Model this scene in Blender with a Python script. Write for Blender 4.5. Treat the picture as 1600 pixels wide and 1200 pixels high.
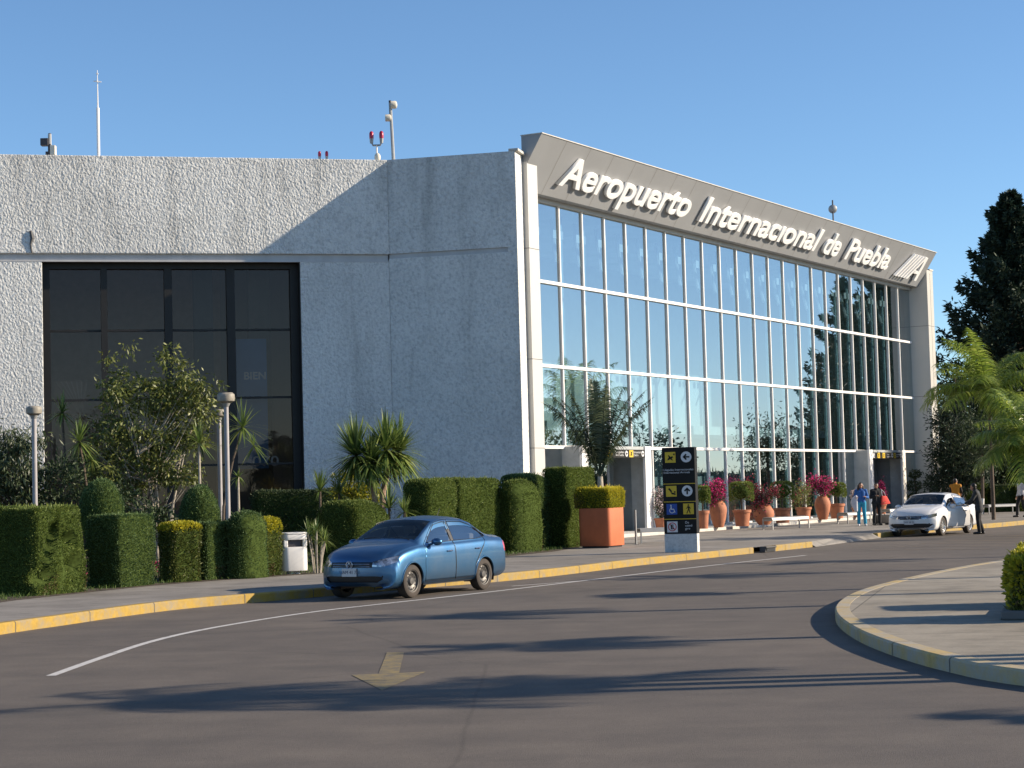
import bpy, bmesh, math, random
import numpy as np
from mathutils import Vector, Matrix, Quaternion
for o in list(bpy.data.objects): bpy.data.objects.remove(o)
SC = bpy.context.scene
COL = SC.collection
R = math.radians
rng = np.random.default_rng(7)
random.seed(7)

# ------------------------------------------------------------------ camera, sky, sun, exposure
FP, CAMH = 3000.0, 1.9                       # focal length in 1600-px pixels, eye height
roll, pitch = math.atan(.0272), math.atan(166.7/3000)
f_ = np.array([0, math.cos(pitch), math.sin(pitch)])
r0 = np.array([1., 0, 0]); u0 = np.cross(r0, f_)
r_ = math.cos(roll)*r0 - math.sin(roll)*u0
u_ = math.cos(roll)*u0 + math.sin(roll)*r0
CC = np.array([0, 0, CAMH])
cam = bpy.data.cameras.new('camera'); cam_o = bpy.data.objects.new('camera', cam); COL.objects.link(cam_o)
cam.sensor_width = 36; cam.lens = FP/1600*36; cam.clip_end = 6000; cam.clip_start = .3
cam_o.matrix_world = Matrix(((r_[0], u_[0], -f_[0], 0), (r_[1], u_[1], -f_[1], 0), (r_[2], u_[2], -f_[2], CAMH), (0, 0, 0, 1)))
SC.camera = cam_o
SUN_AZ, SUN_EL = R(1.6), R(22.2)             # azimuth measured from +X towards +Y
sdir = Vector((math.cos(SUN_EL)*math.cos(SUN_AZ), math.cos(SUN_EL)*math.sin(SUN_AZ), math.sin(SUN_EL)))
W = bpy.data.worlds.new('World'); SC.world = W; W.use_nodes = True
nt = W.node_tree; sky = nt.nodes.new('ShaderNodeTexSky'); sky.sky_type = 'NISHITA'; sky.sun_disc = False
sky.sun_elevation = SUN_EL; sky.sun_rotation = math.pi/2 - SUN_AZ
sky.air_density = 1.0; sky.dust_density = .9; sky.ozone_density = 3.2; sky.altitude = 2200
bg = nt.nodes['Background']; hz = nt.nodes.new('ShaderNodeMix'); hz.data_type = 'RGBA'; hz.blend_type = 'MULTIPLY'; hz.inputs[0].default_value = 1; hz.inputs[7].default_value = (.90, 1.0, 1.03, 1)
nt.links.new(sky.outputs[0], hz.inputs[6]); nt.links.new(hz.outputs[2], bg.inputs[0]); bg.inputs[1].default_value = .103
sl = bpy.data.lights.new('sun', 'SUN'); sl.energy = 5.0; sl.angle = R(.53); sl.color = (1.0, .85, .66)
so = bpy.data.objects.new('sun', sl); COL.objects.link(so); so.rotation_euler = sdir.to_track_quat('Z', 'Y').to_euler(); so.location = (60, 0, 40)
SC.view_settings.view_transform = 'Standard'; SC.view_settings.look = 'None'
SC.view_settings.exposure = .72; SC.view_settings.gamma = 1

def ray(px, py):
    d = f_*FP + r_*(px-800) - u_*(py-600); return d/d[1]
def G(px, py, h=0.):
    d = ray(px, py); p = CC + d*((h-CAMH)/d[2]); return Vector(p)
def D(px, py, y): return Vector(CC + ray(px, py)*y)

# ------------------------------------------------------------------ materials
def new_mat(name):
    m = bpy.data.materials.new(name); m.use_nodes = True
    n = m.node_tree; b = n.nodes['Principled BSDF']; return m, n, b
def N(n, t, **k):
    x = n.nodes.new(t)
    for a, v in k.items():
        if a.startswith('i_'): x.inputs[a[2:].replace('_', ' ')].default_value = v
        else: setattr(x, a, v)
    return x
def noise(n, scale, detail=4, rough=.6, stretch=None, coord='Object'):
    tc = N(n, 'ShaderNodeTexCoord'); mp = N(n, 'ShaderNodeMapping')
    if stretch: mp.inputs['Scale'].default_value = stretch
    t = N(n, 'ShaderNodeTexNoise'); t.inputs['Scale'].default_value = scale
    t.inputs['Detail'].default_value = detail; t.inputs['Roughness'].default_value = rough
    n.links.new(tc.outputs[coord], mp.inputs[0]); n.links.new(mp.outputs[0], t.inputs[0]); return t
def ramp(n, src, stops):
    r = N(n, 'ShaderNodeValToRGB'); n.links.new(src, r.inputs[0]); e = r.color_ramp.elements
    while len(e) < len(stops): e.new(.5)
    for q, (p, c) in zip(e, stops):
        q.position = p; q.color = (*c, 1) if len(c) == 3 else c
    return r
def mixc(n, fac, a, b, mode='MIX'):
    m = N(n, 'ShaderNodeMix', data_type='RGBA', blend_type=mode)
    for s, v in ((m.inputs[0], fac), (m.inputs[6], a), (m.inputs[7], b)):
        if hasattr(v, 'is_linked') or hasattr(v, 'links'): n.links.new(v, s)
        else: s.default_value = v if not isinstance(v, tuple) else (*v, 1)
    return m.outputs[2]
def bump(n, b, h, strength, dist):
    u = N(n, 'ShaderNodeBump'); u.inputs['Strength'].default_value = strength; u.inputs['Distance'].default_value = dist
    n.links.new(h, u.inputs['Height']); n.links.new(u.outputs[0], b.inputs['Normal'])
def simple(name, col, rough=.6, metal=0, var=.12, vscale=3, bs=0, bscale=40, spec=.5, coat=0, stretch=None):
    m, n, b = new_mat(name)
    t = noise(n, vscale, 5, .6, stretch)
    lo = tuple(max(0, c*(1-var)) for c in col); hi = tuple(min(1, c*(1+var)) for c in col)
    r = ramp(n, t.outputs[0], [(.3, lo), (.7, hi)]); n.links.new(r.outputs[0], b.inputs['Base Color'])
    b.inputs['Roughness'].default_value = rough; b.inputs['Metallic'].default_value = metal
    b.inputs['Specular IOR Level'].default_value = spec; b.inputs['Coat Weight'].default_value = coat
    if bs: bump(n, b, noise(n, bscale, 3).outputs[0], bs, .02)
    return m
def leaf_mat(name, c0, c1, c2, rough=.5, trans=.25, spec=.3):
    m, n, b = new_mat(name)
    at = N(n, 'ShaderNodeAttribute', attribute_name='v')
    r = ramp(n, at.outputs['Fac'], [(0, c0), (.55, c1), (1, c2)])
    n.links.new(r.outputs[0], b.inputs['Base Color']); b.inputs['Roughness'].default_value = rough
    b.inputs['Specular IOR Level'].default_value = spec
    tr = N(n, 'ShaderNodeBsdfTranslucent'); mx = N(n, 'ShaderNodeMixShader'); mx.inputs[0].default_value = trans
    n.links.new(r.outputs[0], tr.inputs[0]); n.links.new(b.outputs[0], mx.inputs[1]); n.links.new(tr.outputs[0], mx.inputs[2])
    n.links.new(mx.outputs[0], n.nodes['Material Output'].inputs[0]); return m
def glass_mat(name, tint, refl, gloss_tint=(1, 1, 1), rough=.0, base=.06, wav=0):
    m, n, b = new_mat(name); n.nodes.remove(b)
    g = N(n, 'ShaderNodeBsdfGlossy'); g.inputs[0].default_value = (*gloss_tint, 1); g.inputs['Roughness'].default_value = rough
    t = N(n, 'ShaderNodeBsdfTransparent'); t.inputs[0].default_value = (*tint, 1)
    fr = N(n, 'ShaderNodeFresnel'); fr.inputs[0].default_value = 1.5
    mt = N(n, 'ShaderNodeMath', operation='MULTIPLY_ADD', use_clamp=True); mt.inputs[1].default_value = refl; mt.inputs[2].default_value = base
    n.links.new(fr.outputs[0], mt.inputs[0])
    mx = N(n, 'ShaderNodeMixShader'); n.links.new(mt.outputs[0], mx.inputs[0]); n.links.new(t.outputs[0], mx.inputs[1]); n.links.new(g.outputs[0], mx.inputs[2])
    n.links.new(mx.outputs[0], n.nodes['Material Output'].inputs[0])
    if wav:
        u = N(n, 'ShaderNodeBump'); u.inputs['Strength'].default_value = wav; u.inputs['Distance'].default_value = .05
        n.links.new(noise(n, .8, 1).outputs[0], u.inputs['Height']); n.links.new(u.outputs[0], g.inputs['Normal'])
    return m

def m_asphalt():
    m, n, b = new_mat('asphalt')
    fine = noise(n, 30, 8, .92); med = noise(n, 1.2, 6, .65); big = noise(n, .12, 4, .6); stre = noise(n, .5, 5, .6, (.25, 2.2, 1))
    c = ramp(n, fine.outputs[0], [(.28, (.070, .060, .052)), (.5, (.128, .113, .099)), (.62, (.152, .133, .117)), (.8, (.25, .22, .19))]).outputs[0]
    c = mixc(n, .55, c, ramp(n, med.outputs[0], [(.3, (.68, .68, .70)), (.7, (1.22, 1.19, 1.15))]).outputs[0], 'MULTIPLY')
    c = mixc(n, .6, c, ramp(n, big.outputs[0], [(.35, (.74, .74, .76)), (.65, (1.2, 1.16, 1.1))]).outputs[0], 'MULTIPLY')
    c = mixc(n, .4, c, ramp(n, stre.outputs[0], [(.35, (.8, .8, .8)), (.65, (1.15, 1.13, 1.1))]).outputs[0], 'MULTIPLY')
    vo = N(n, 'ShaderNodeTexVoronoi', feature='DISTANCE_TO_EDGE'); vo.inputs['Scale'].default_value = .16
    tc = N(n, 'ShaderNodeTexCoord'); wn = noise(n, .7, 5); mixv = N(n, 'ShaderNodeMix', data_type='RGBA'); mixv.inputs[0].default_value = .12
    n.links.new(tc.outputs['Object'], mixv.inputs[6]); n.links.new(wn.outputs['Color'], mixv.inputs[7]); n.links.new(mixv.outputs[2], vo.inputs[0])
    cr = ramp(n, vo.outputs['Distance'], [(.0, (.6, .6, .6)), (.0012, (1, 1, 1))])
    c = mixc(n, .5, c, cr.outputs[0], 'MULTIPLY')
    n.links.new(c, b.inputs['Base Color']); b.inputs['Roughness'].default_value = .85; b.inputs['Specular IOR Level'].default_value = .3
    bump(n, b, noise(n, 90, 2).outputs[0], .45, .01); return m
def m_roughcast():
    m, n, b = new_mat('roughcast_concrete')
    blot = noise(n, .3, 6, .7); st = noise(n, .9, 5, .65, (1, 1, .12)); gr = noise(n, 9, 3, .7)
    c = ramp(n, gr.outputs[0], [(.3, (.52, .525, .515)), (.55, (.745, .745, .715))]).outputs[0]
    c = mixc(n, .8, c, ramp(n, blot.outputs[0], [(.34, (.82, .82, .82)), (.56, (1, 1, 1))]).outputs[0], 'MULTIPLY')
    c = mixc(n, .9, c, ramp(n, st.outputs[0], [(.33, (.74, .74, .735)), (.50, (1, 1, 1))]).outputs[0], 'MULTIPLY')
    n.links.new(c, b.inputs['Base Color']); b.inputs['Roughness'].default_value = .9; b.inputs['Specular IOR Level'].default_value = .2
    v = N(n, 'ShaderNodeTexVoronoi', feature='SMOOTH_F1'); v.inputs['Scale'].default_value = 17; v.inputs['Randomness'].default_value = 1
    tc = N(n, 'ShaderNodeTexCoord'); mp = N(n, 'ShaderNodeMapping'); mp.inputs['Scale'].default_value = (1.0, 1, .75)
    w = noise(n, 5, 3); mv = N(n, 'ShaderNodeMix', data_type='RGBA'); mv.inputs[0].default_value = .1
    n.links.new(tc.outputs['Object'], mp.inputs[0]); n.links.new(mp.outputs[0], mv.inputs[6]); n.links.new(w.outputs['Color'], mv.inputs[7]); n.links.new(mv.outputs[2], v.inputs[0])
    ad = N(n, 'ShaderNodeMath', operation='SUBTRACT'); n.links.new(noise(n, 14, 4, .7).outputs[0], ad.inputs[0]); n.links.new(v.outputs['Distance'], ad.inputs[1])
    bump(n, b, ad.outputs[0], 1.0, .036); return m
def m_pave(name, base, joint=1.6, rot=0., strip=0.):
    m, n, b = new_mat(name)
    tc = N(n, 'ShaderNodeTexCoord'); mp = N(n, 'ShaderNodeMapping'); mp.inputs['Rotation'].default_value = (0, 0, rot)
    n.links.new(tc.outputs['Object'], mp.inputs[0])
    br = N(n, 'ShaderNodeTexBrick', offset=0.0); n.links.new(mp.outputs[0], br.inputs[0])
    br.inputs['Color1'].default_value = (1, 1, 1, 1); br.inputs['Color2'].default_value = (.86, .85, .84, 1); br.inputs['Mortar'].default_value = (.42, .41, .4, 1)
    br.inputs['Scale'].default_value = 1; br.inputs['Mortar Size'].default_value = .012; br.inputs['Brick Width'].default_value = joint; br.inputs['Row Height'].default_value = joint
    a = noise(n, 1.1, 6, .7); f = noise(n, 30, 3, .7); s2 = noise(n, .25, 4, .6)
    c = ramp(n, a.outputs[0], [(.3, tuple(x*.68 for x in base)), (.5, base), (.72, tuple(x*1.15 for x in base))]).outputs[0]
    c = mixc(n, .5, c, ramp(n, f.outputs[0], [(.3, (.8, .8, .8)), (.7, (1.1, 1.1, 1.1))]).outputs[0], 'MULTIPLY')
    c = mixc(n, .7, c, ramp(n, s2.outputs[0], [(.35, (.72, .71, .7)), (.6, (1, 1, 1))]).outputs[0], 'MULTIPLY')
    if strip:
        sn = noise(n, .9, 5, .65, (.25, 1.6, 1))
        c = mixc(n, strip, c, ramp(n, sn.outputs[0], [(.30, (.36, .34, .32)), (.42, (1, 1, 1))]).outputs[0], 'MULTIPLY')
    c = mixc(n, .9, c, br.outputs[0], 'MULTIPLY')
    n.links.new(c, b.inputs['Base Color']); b.inputs['Roughness'].default_value = .85; b.inputs['Specular IOR Level'].default_value = .3
    bump(n, b, f.outputs[0], .3, .01); return m
def m_worn(name, paint, under, lo=.4, hi=.55, sc=2.5, rough=.7):
    m, n, b = new_mat(name)
    t = noise(n, sc, 8, .75); f = noise(n, 12, 5, .7)
    k = ramp(n, t.outputs[0], [(lo, (0, 0, 0)), (hi, (1, 1, 1))]).outputs[0]
    pc = ramp(n, f.outputs[0], [(.3, tuple(x*.75 for x in paint)), (.65, paint)]).outputs[0]
    n.links.new(mixc(n, k, under, pc), b.inputs['Base Color']); b.inputs['Roughness'].default_value = rough
    bump(n, b, f.outputs[0], .3, .01); return m
def m_carpaint(name, col, metal, rough=.28):
    m, n, b = new_mat(name)
    d = noise(n, 1.6, 5, .6)
    c = mixc(n, ramp(n, d.outputs[0], [(.35, (0, 0, 0)), (.75, (.22, .22, .22))]).outputs[0], col, (.30, .29, .27))
    n.links.new(c, b.inputs['Base Color']); b.inputs['Metallic'].default_value = metal; b.inputs['Roughness'].default_value = rough
    b.inputs['Coat Weight'].default_value = .55; b.inputs['Coat Roughness'].default_value = .05; return m
M = {}
M['asphalt'] = m_asphalt(); M['rough'] = m_roughcast()
M['pave'] = m_pave('pavement_concrete', (.27, .25, .225), 1.8, R(-58)); M['pave_island'] = m_pave('island_concrete', (.34, .305, .245), 2.4, R(-75), .75)
M['kerb'] = m_worn('yellow_kerb_paint', (.38, .24, .032), (.25, .20, .12), .36, .56, 3.6)
M['kerb_worn'] = m_worn('faded_yellow_kerb_paint', (.52, .37, .13), (.36, .33, .27), .40, .62, 1.6)
M['line'] = m_worn('white_road_paint', (.60, .58, .55), (.09, .085, .08), .28, .44, 3)
M['arrow'] = m_worn('faded_yellow_road_paint', (.33, .245, .08), (.11, .096, .082), .36, .66, 7)
M['hatch'] = m_worn('brown_faded_crossing_paint', (.19, .13, .07), (.09, .08, .07), .38, .66, 2)
M['band'] = simple('smooth_render', (.50, .49, .48), .8, var=.1, vscale=2, stretch=(1, 1, .3))
M['coping'] = simple('pale_coping', (.50, .48, .44), .8)
M['alu'] = simple('grey_composite_panel', (.255, .262, .270), .5, .0, .05, .6, coat=.1)
M['alu_pier'] = simple('pier_composite_panel', (.50, .49, .46), .42, .0, .04, .6, coat=.2)
M['alu_side'] = simple('grey_side_cladding', (.42, .40, .37), .45, .0, .05, .6)
M['seam'] = simple('dark_panel_seam', (.10, .10, .10), .8)
M['white_met'] = simple('white_coated_metal', (.78, .76, .73), .45, 0, .04, 2)
M['letter'] = simple('off_white_letter_metal', (.80, .80, .79), .5, 0, .05, 2)
M['letter_side'] = simple('grey_letter_side', (.30, .30, .29), .5)
M['dark_frame'] = simple('dark_bronze_frame', (.022, .020, .018), .5, .3)
M['room'] = simple('pale_interior_wall', (.72, .76, .76), .9, var=.12, vscale=.5)
M['room_dark'] = simple('dark_interior_wall', (.58, .48, .42), .9)
M['room_floor'] = simple('interior_floor', (.22, .24, .24), .3)
M['fin'] = simple('pale_teal_fin', (.45, .58, .60), .5)
M['truss'] = simple('white_truss', (.80, .82, .82), .5)
M['glass'] = glass_mat('tinted_curtain_glass', (.50, .66, .72), .8, (.82, .83, .88), 0, .36, .02)
M['glass_dark'] = glass_mat('smoked_glass', (.60, .56, .52), .4, (.95, .74, .66), .0, .035, .02)
M['screen_glass'] = glass_mat('windscreen_glass', (.72, .74, .72), .75, (1, 1, 1), 0, .0)
M['car_glass'] = glass_mat('car_window_glass', (.62, .65, .65), 1.0, (1, 1, 1), 0, .22)
M['portal'] = simple('portal_panel', (.36, .38, .38), .55)
M['yellow_sign'] = simple('yellow_sign_face', (.62, .42, .02), .5, var=.03)
M['black_sign'] = simple('black_sign_face', (.012, .012, .012), .6, var=.1, spec=.2)
M['white_sign'] = simple('white_sign_face', (.62, .62, .62), .5, var=.03)
M['blue_sign'] = simple('blue_sign_face', (.012, .06, .30), .5, var=.03)
M['red_sign'] = simple('red_sign_ink', (.45, .02, .03), .5, var=.03)
M['banner'] = simple('blue_banner', (.08, .18, .36), .6, var=.15, vscale=.8)
M['banner_txt'] = simple('banner_lettering', (.62, .62, .62), .6)
M['steel'] = simple('brushed_steel', (.34, .34, .33), .5, .4, .1, 3)
M['grey_metal'] = simple('grey_metal', (.34, .34, .33), .5, .4, .15, 3)
M['dark_metal'] = simple('dark_metal', (.06, .055, .06), .55, .2)
M['red'] = simple('red_lamp_glass', (.42, .015, .05), .3)
M['cream'] = simple('cream_plastic', (.68, .62, .50), .5)
M['globe'] = simple('dusty_lamp_globe', (.26, .235, .19), .5, 0, .3, 8)
M['terra'] = simple('terracotta', (.40, .15, .075), .75, 0, .22, 2.5, .3, 20)
M['terra2'] = simple('painted_orange_planter', (.48, .125, .045), .7, 0, .12, 2, .2, 25)
M['soil'] = simple('soil', (.07, .05, .035), .95, 0, .4, 2, .8, 12)
M['dry'] = simple('dry_grass_ground', (.14, .12, .06), .95, 0, .4, .2)
M['bark'] = simple('bark', (.10, .075, .055), .9, 0, .35, 6, .8, 15, stretch=(1, 1, .2))
M['bark_pale'] = simple('pale_bark', (.36, .32, .26), .85, 0, .3, 6, .5, 15)
M['bark_pink'] = simple('peeling_yucca_bark', (.30, .20, .15), .85, 0, .4, 9, .8, 14)
M['limewash'] = simple('limewashed_trunk', (.70, .68, .62), .8)
M['bin'] = simple('white_painted_bin', (.72, .70, .67), .5, 0, .08, 3)
M['tyre'] = simple('dusty_tyre_rubber', (.045, .036, .030), .85, 0, .3, 5)
M['rim_dark'] = simple('steel_wheel', (.10, .095, .09), .5, .5, .2, 5)
M['rim_light'] = simple('alloy_wheel', (.60, .60, .60), .3, .8)
M['plastic'] = simple('black_plastic', (.015, .015, .017), .45)
M['chrome'] = simple('chrome_trim', (.75, .75, .77), .15, 1, .02)
M['lamp'] = simple('headlight_reflector', (.40, .42, .45), .12, .8, .8, 11, coat=1)
M['tail'] = simple('tail_light_red', (.5, .02, .02), .25, 0, .1, coat=1)
M['plate'] = simple('number_plate', (.55, .55, .55), .5)
M['plate_ink'] = simple('plate_ink', (.06, .07, .12), .5)
M['interior'] = simple('car_interior_cloth', (.03, .03, .032), .9)
M['seat_tan'] = simple('car_seat_cloth', (.26, .25, .24), .9)
M['blue_paint'] = m_carpaint('metallic_blue_paint', (.044, .145, .285), .92, .38)
M['white_paint'] = m_carpaint('white_car_paint', (.70, .70, .71), .0, .3)
M['emblem'] = simple('emblem_silver', (.65, .67, .7), .25, .9)
M['skin'] = simple('skin', (.36, .19, .12), .55, 0, .06)
M['skin_d'] = simple('skin_tan', (.28, .14, .085), .55, 0, .06)
M['hair'] = simple('black_hair', (.012, .009, .008), .5)
def cloth(n, c): return simple(n, c, .85, 0, .12, 5, .3, 60)
M['c_blue'] = cloth('blue_tunic_cloth', (.02, .10, .32)); M['c_teal'] = cloth('turquoise_trouser_cloth', (.02, .26, .42))
M['c_white'] = cloth('white_coat_cloth', (.52, .52, .56)); M['c_black'] = cloth('black_cloth', (.014, .013, .014))
M['c_dark'] = cloth('dark_grey_suit_cloth', (.03, .032, .035)); M['c_orange'] = cloth('amber_vest_cloth', (.48, .20, .02))
M['c_red'] = cloth('coral_bag_cloth', (.75, .08, .06)); M['c_navy'] = cloth('navy_trouser_cloth', (.02, .025, .05)); M['shoe'] = simple('shoe_leather', (.015, .013, .012), .4); M['shoe_w'] = simple('white_shoe', (.6, .6, .6), .5)
M['post_paint'] = simple('lamp_post_paint', (.33, .31, .31), .6)
M['joint'] = simple('fine_joint', (.19, .18, .17), .8)
M['eye'] = simple('eye', (.02, .015, .01), .2); M['lip'] = simple('lip', (.30, .08, .07), .5)
M['L_hedge'] = leaf_mat('hedge_leaf', (.055, .085, .016), (.125, .17, .034), (.23, .27, .06), .6, .25)
M['L_hedge2'] = leaf_mat('bluish_hedge_leaf', (.045, .08, .028), (.10, .16, .055), (.17, .24, .08), .6, .25)
M['L_yellow'] = leaf_mat('golden_privet_leaf', (.16, .18, .015), (.44, .40, .03), (.70, .58, .06), .5, .35)
M['L_tree'] = leaf_mat('glossy_tree_leaf', (.055, .07, .015), (.125, .15, .035), (.30, .30, .09), .45, .25, .35)
M['L_olive'] = leaf_mat('grey_olive_leaf', (.03, .05, .02), (.06, .085, .035), (.12, .13, .06), .45, .25, .5)
M['L_conifer'] = leaf_mat('dark_conifer_needles', (.012, .024, .016), (.028, .050, .030), (.06, .085, .045), .7, .1)
M['L_dry'] = leaf_mat('dry_brown_sprig', (.05, .03, .015), (.12, .07, .035), (.20, .13, .07), .7, .1)
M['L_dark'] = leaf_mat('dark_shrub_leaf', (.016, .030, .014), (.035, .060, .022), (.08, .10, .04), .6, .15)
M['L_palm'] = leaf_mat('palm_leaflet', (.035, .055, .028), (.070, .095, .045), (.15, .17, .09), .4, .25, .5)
M['L_palm_lit'] = leaf_mat('sunlit_palm_leaflet', (.09, .14, .02), (.20, .28, .04), (.42, .46, .11), .4, .45, .5)  # brighter copy of the palm leaf, sunlight put into its colour
M['L_yucca'] = leaf_mat('yucca_blade', (.06, .10, .022), (.15, .22, .05), (.36, .40, .13), .4, .3, .5)
M['L_pink'] = leaf_mat('magenta_bract', (.30, .01, .08), (.62, .03, .20), (.80, .12, .34), .6, .4)
M['L_redfl'] = leaf_mat('dull_red_bract', (.12, .015, .02), (.32, .04, .08), (.50, .10, .16), .6, .3)
M['L_whitefl'] = leaf_mat('pale_pink_petal', (.4, .25, .25), (.6, .5, .5), (.7, .6, .6), .6, .3)
M['L_grass'] = leaf_mat('lawn_blade', (.03, .06, .01), (.07, .12, .02), (.14, .20, .04), .6, .3)
M['core'] = simple('foliage_core', (.045, .065, .018), 1, 0, .45, 14, spec=0)
# ------------------------------------------------------------------ mesh helpers
class MB:
    def __init__(s): s.v = []; s.f = []; s.m = []
    def add(s, vs, fs, mi=0):
        o = len(s.v); s.v += [tuple(map(float, q)) for q in vs]; s.f += [tuple(i+o for i in q) for q in fs]; s.m += [mi]*len(fs); return s
    def box(s, x0, x1, y0, y1, z0, z1, mi=0, T=None):
        vs = [Vector((x, y, z)) for z in (z0, z1) for x, y in ((x0, y0), (x1, y0), (x1, y1), (x0, y1))]
        if T is not None: vs = [T @ q for q in vs]
        return s.add(vs, [(0, 3, 2, 1), (4, 5, 6, 7), (0, 1, 5, 4), (1, 2, 6, 5), (2, 3, 7, 6), (3, 0, 4, 7)], mi)
    def prism(s, poly, z0, z1, mi=0, T=None):
        n = len(poly); vs = [Vector((x, y, z0)) for x, y in poly] + [Vector((x, y, z1)) for x, y in poly]
        if T is not None: vs = [T @ q for q in vs]
        return s.add(vs, [tuple(range(n))[::-1], tuple(range(n, 2*n))] + [(i, (i+1) % n, n+(i+1) % n, n+i) for i in range(n)], mi)
    def tube(s, pts, rad, n=8, mi=0, cap=True):
        pts = [Vector(p) for p in pts]; k = len(pts)
        if not hasattr(rad, '__len__'): rad = [rad]*k
        vs = []; up = None
        for i, p in enumerate(pts):
            t = (pts[min(i+1, k-1)] - pts[max(i-1, 0)]).normalized()
            if up is None: up = Vector((0, 0, 1)) if abs(t.z) < .9 else Vector((1, 0, 0))
            a = t.cross(up).normalized(); b = a.cross(t).normalized(); up = b
            for j in range(n):
                c = 2*math.pi*j/n; vs.append(p + (a*math.cos(c) + b*math.sin(c))*rad[i])
        fs = [(i*n+j, i*n+(j+1) % n, (i+1)*n+(j+1) % n, (i+1)*n+j) for i in range(k-1) for j in range(n)]
        if cap: fs += [tuple(range(n))[::-1], tuple(range((k-1)*n, k*n))]
        return s.add(vs, fs, mi)
    def lathe(s, prof, n=24, c=(0, 0, 0), mi=0, T=None):
        vs = []; k = len(prof)
        for r, z in prof:
            for j in range(n):
                a = 2*math.pi*j/n; q = Vector((c[0]+r*math.cos(a), c[1]+r*math.sin(a), c[2]+z)); vs.append(T @ q if T is not None else q)
        fs = [(i*n+j, i*n+(j+1) % n, (i+1)*n+(j+1) % n, (i+1)*n+j) for i in range(k-1) for j in range(n)]
        return s.add(vs, fs, mi)
    def ball(s, c, r, n=12, mi=0):
        r = r if hasattr(r, '__len__') else (r, r, r)
        vs = []; k = n//2+1
        for i in range(k):
            a = math.pi*i/(k-1)
            for j in range(n):
                b = 2*math.pi*j/n; vs.append((c[0]+r[0]*math.sin(a)*math.cos(b), c[1]+r[1]*math.sin(a)*math.sin(b), c[2]+r[2]*math.cos(a)))
        return s.add(vs, [(i*n+j, i*n+(j+1) % n, (i+1)*n+(j+1) % n, (i+1)*n+j) for i in range(k-1) for j in range(n)], mi)
    def mesh(s, name, mats, smooth=False, bevel=0):
        me = bpy.data.meshes.new(name); me.from_pydata(s.v, [], s.f)
        for m in mats: me.materials.append(m)
        me.polygons.foreach_set('material_index', s.m)
        if smooth or bevel:
            bm = bmesh.new(); bm.from_mesh(me); bmesh.ops.remove_doubles(bm, verts=bm.verts, dist=1e-5)
            bmesh.ops.recalc_face_normals(bm, faces=bm.faces)
            if bevel:
                es = [e for e in bm.edges if len(e.link_faces) == 2 and e.calc_face_angle(0) > .5]
                bmesh.ops.bevel(bm, geom=es, offset=bevel, segments=2, affect='EDGES', profile=.5, clamp_overlap=True)
            if smooth:
                for fc in bm.faces: fc.smooth = True
                for e in bm.edges:
                    if len(e.link_faces) == 2 and e.calc_face_angle(0) > R(38): e.smooth = False
            bm.to_mesh(me); bm.free()
        return me
def mk(name, me, parent=None):
    o = bpy.data.objects.new(name, me); COL.objects.link(o)
    if parent is not None: o.parent = parent
    return o
def part(name, mb, mats, parent=None, smooth=False, bevel=0, label=None):
    if not isinstance(mats, (list, tuple)): mats = [mats]
    o = mk(name, mb.mesh(name, mats, smooth, bevel), parent)
    if label: o['label'] = label
    return o
def thing(name, label, cat, loc=(0, 0, 0), rz=0., group=None):
    o = bpy.data.objects.new(name, None); COL.objects.link(o); o.location = loc; o.rotation_euler = (0, 0, rz); o.empty_display_size = .3
    o['label'] = label; o['category'] = cat
    if group: o['group'] = group
    return o
def tag(o, label, cat, group=None, kind=None):
    if kind: o['kind'] = kind
    o['label'] = label; o['category'] = cat
    if group: o['group'] = group
    return o
def struct(name, mb, mats, **k):
    o = part(name, mb, mats, **k); o['kind'] = 'structure'; return o
def dup(root, loc, rz=None, label=None):
    r = root.copy(); COL.objects.link(r); r.location = loc
    if rz is not None: r.rotation_euler = (0, 0, rz)
    if label: r['label'] = label
    for ch in list(root.children):
        c = ch.copy(); COL.objects.link(c); c.parent = r
        for g in ch.children:
            d = g.copy(); COL.objects.link(d); d.parent = c
    return r
def np_mesh(name, V, F, mats, v=None, smooth=False, mi=None):
    """V (n,3), F (m,k) all same k"""
    me = bpy.data.meshes.new(name); F = np.asarray(F, dtype=np.int32); m, k = F.shape
    me.vertices.add(len(V)); me.vertices.foreach_set('co', np.asarray(V, dtype=np.float32).ravel())
    me.loops.add(m*k); me.loops.foreach_set('vertex_index', F.ravel())
    me.polygons.add(m); me.polygons.foreach_set('loop_start', np.arange(0, m*k, k, dtype=np.int32))
    if smooth: me.polygons.foreach_set('use_smooth', np.ones(m, dtype=bool))
    for q in (mats if isinstance(mats, (list, tuple)) else [mats]): me.materials.append(q)
    if mi is not None: me.polygons.foreach_set('material_index', np.asarray(mi, dtype=np.int32))
    me.update(calc_edges=True); me.validate()
    if v is not None:
        a = me.attributes.new('v', 'FLOAT', 'FACE'); a.data.foreach_set('value', np.asarray(v, dtype=np.float32))
    return me
def unit(a): return a/np.maximum(np.linalg.norm(a, axis=-1, keepdims=True), 1e-9)
def rnd_dirs(n): return unit(rng.normal(size=(n, 3)))
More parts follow.
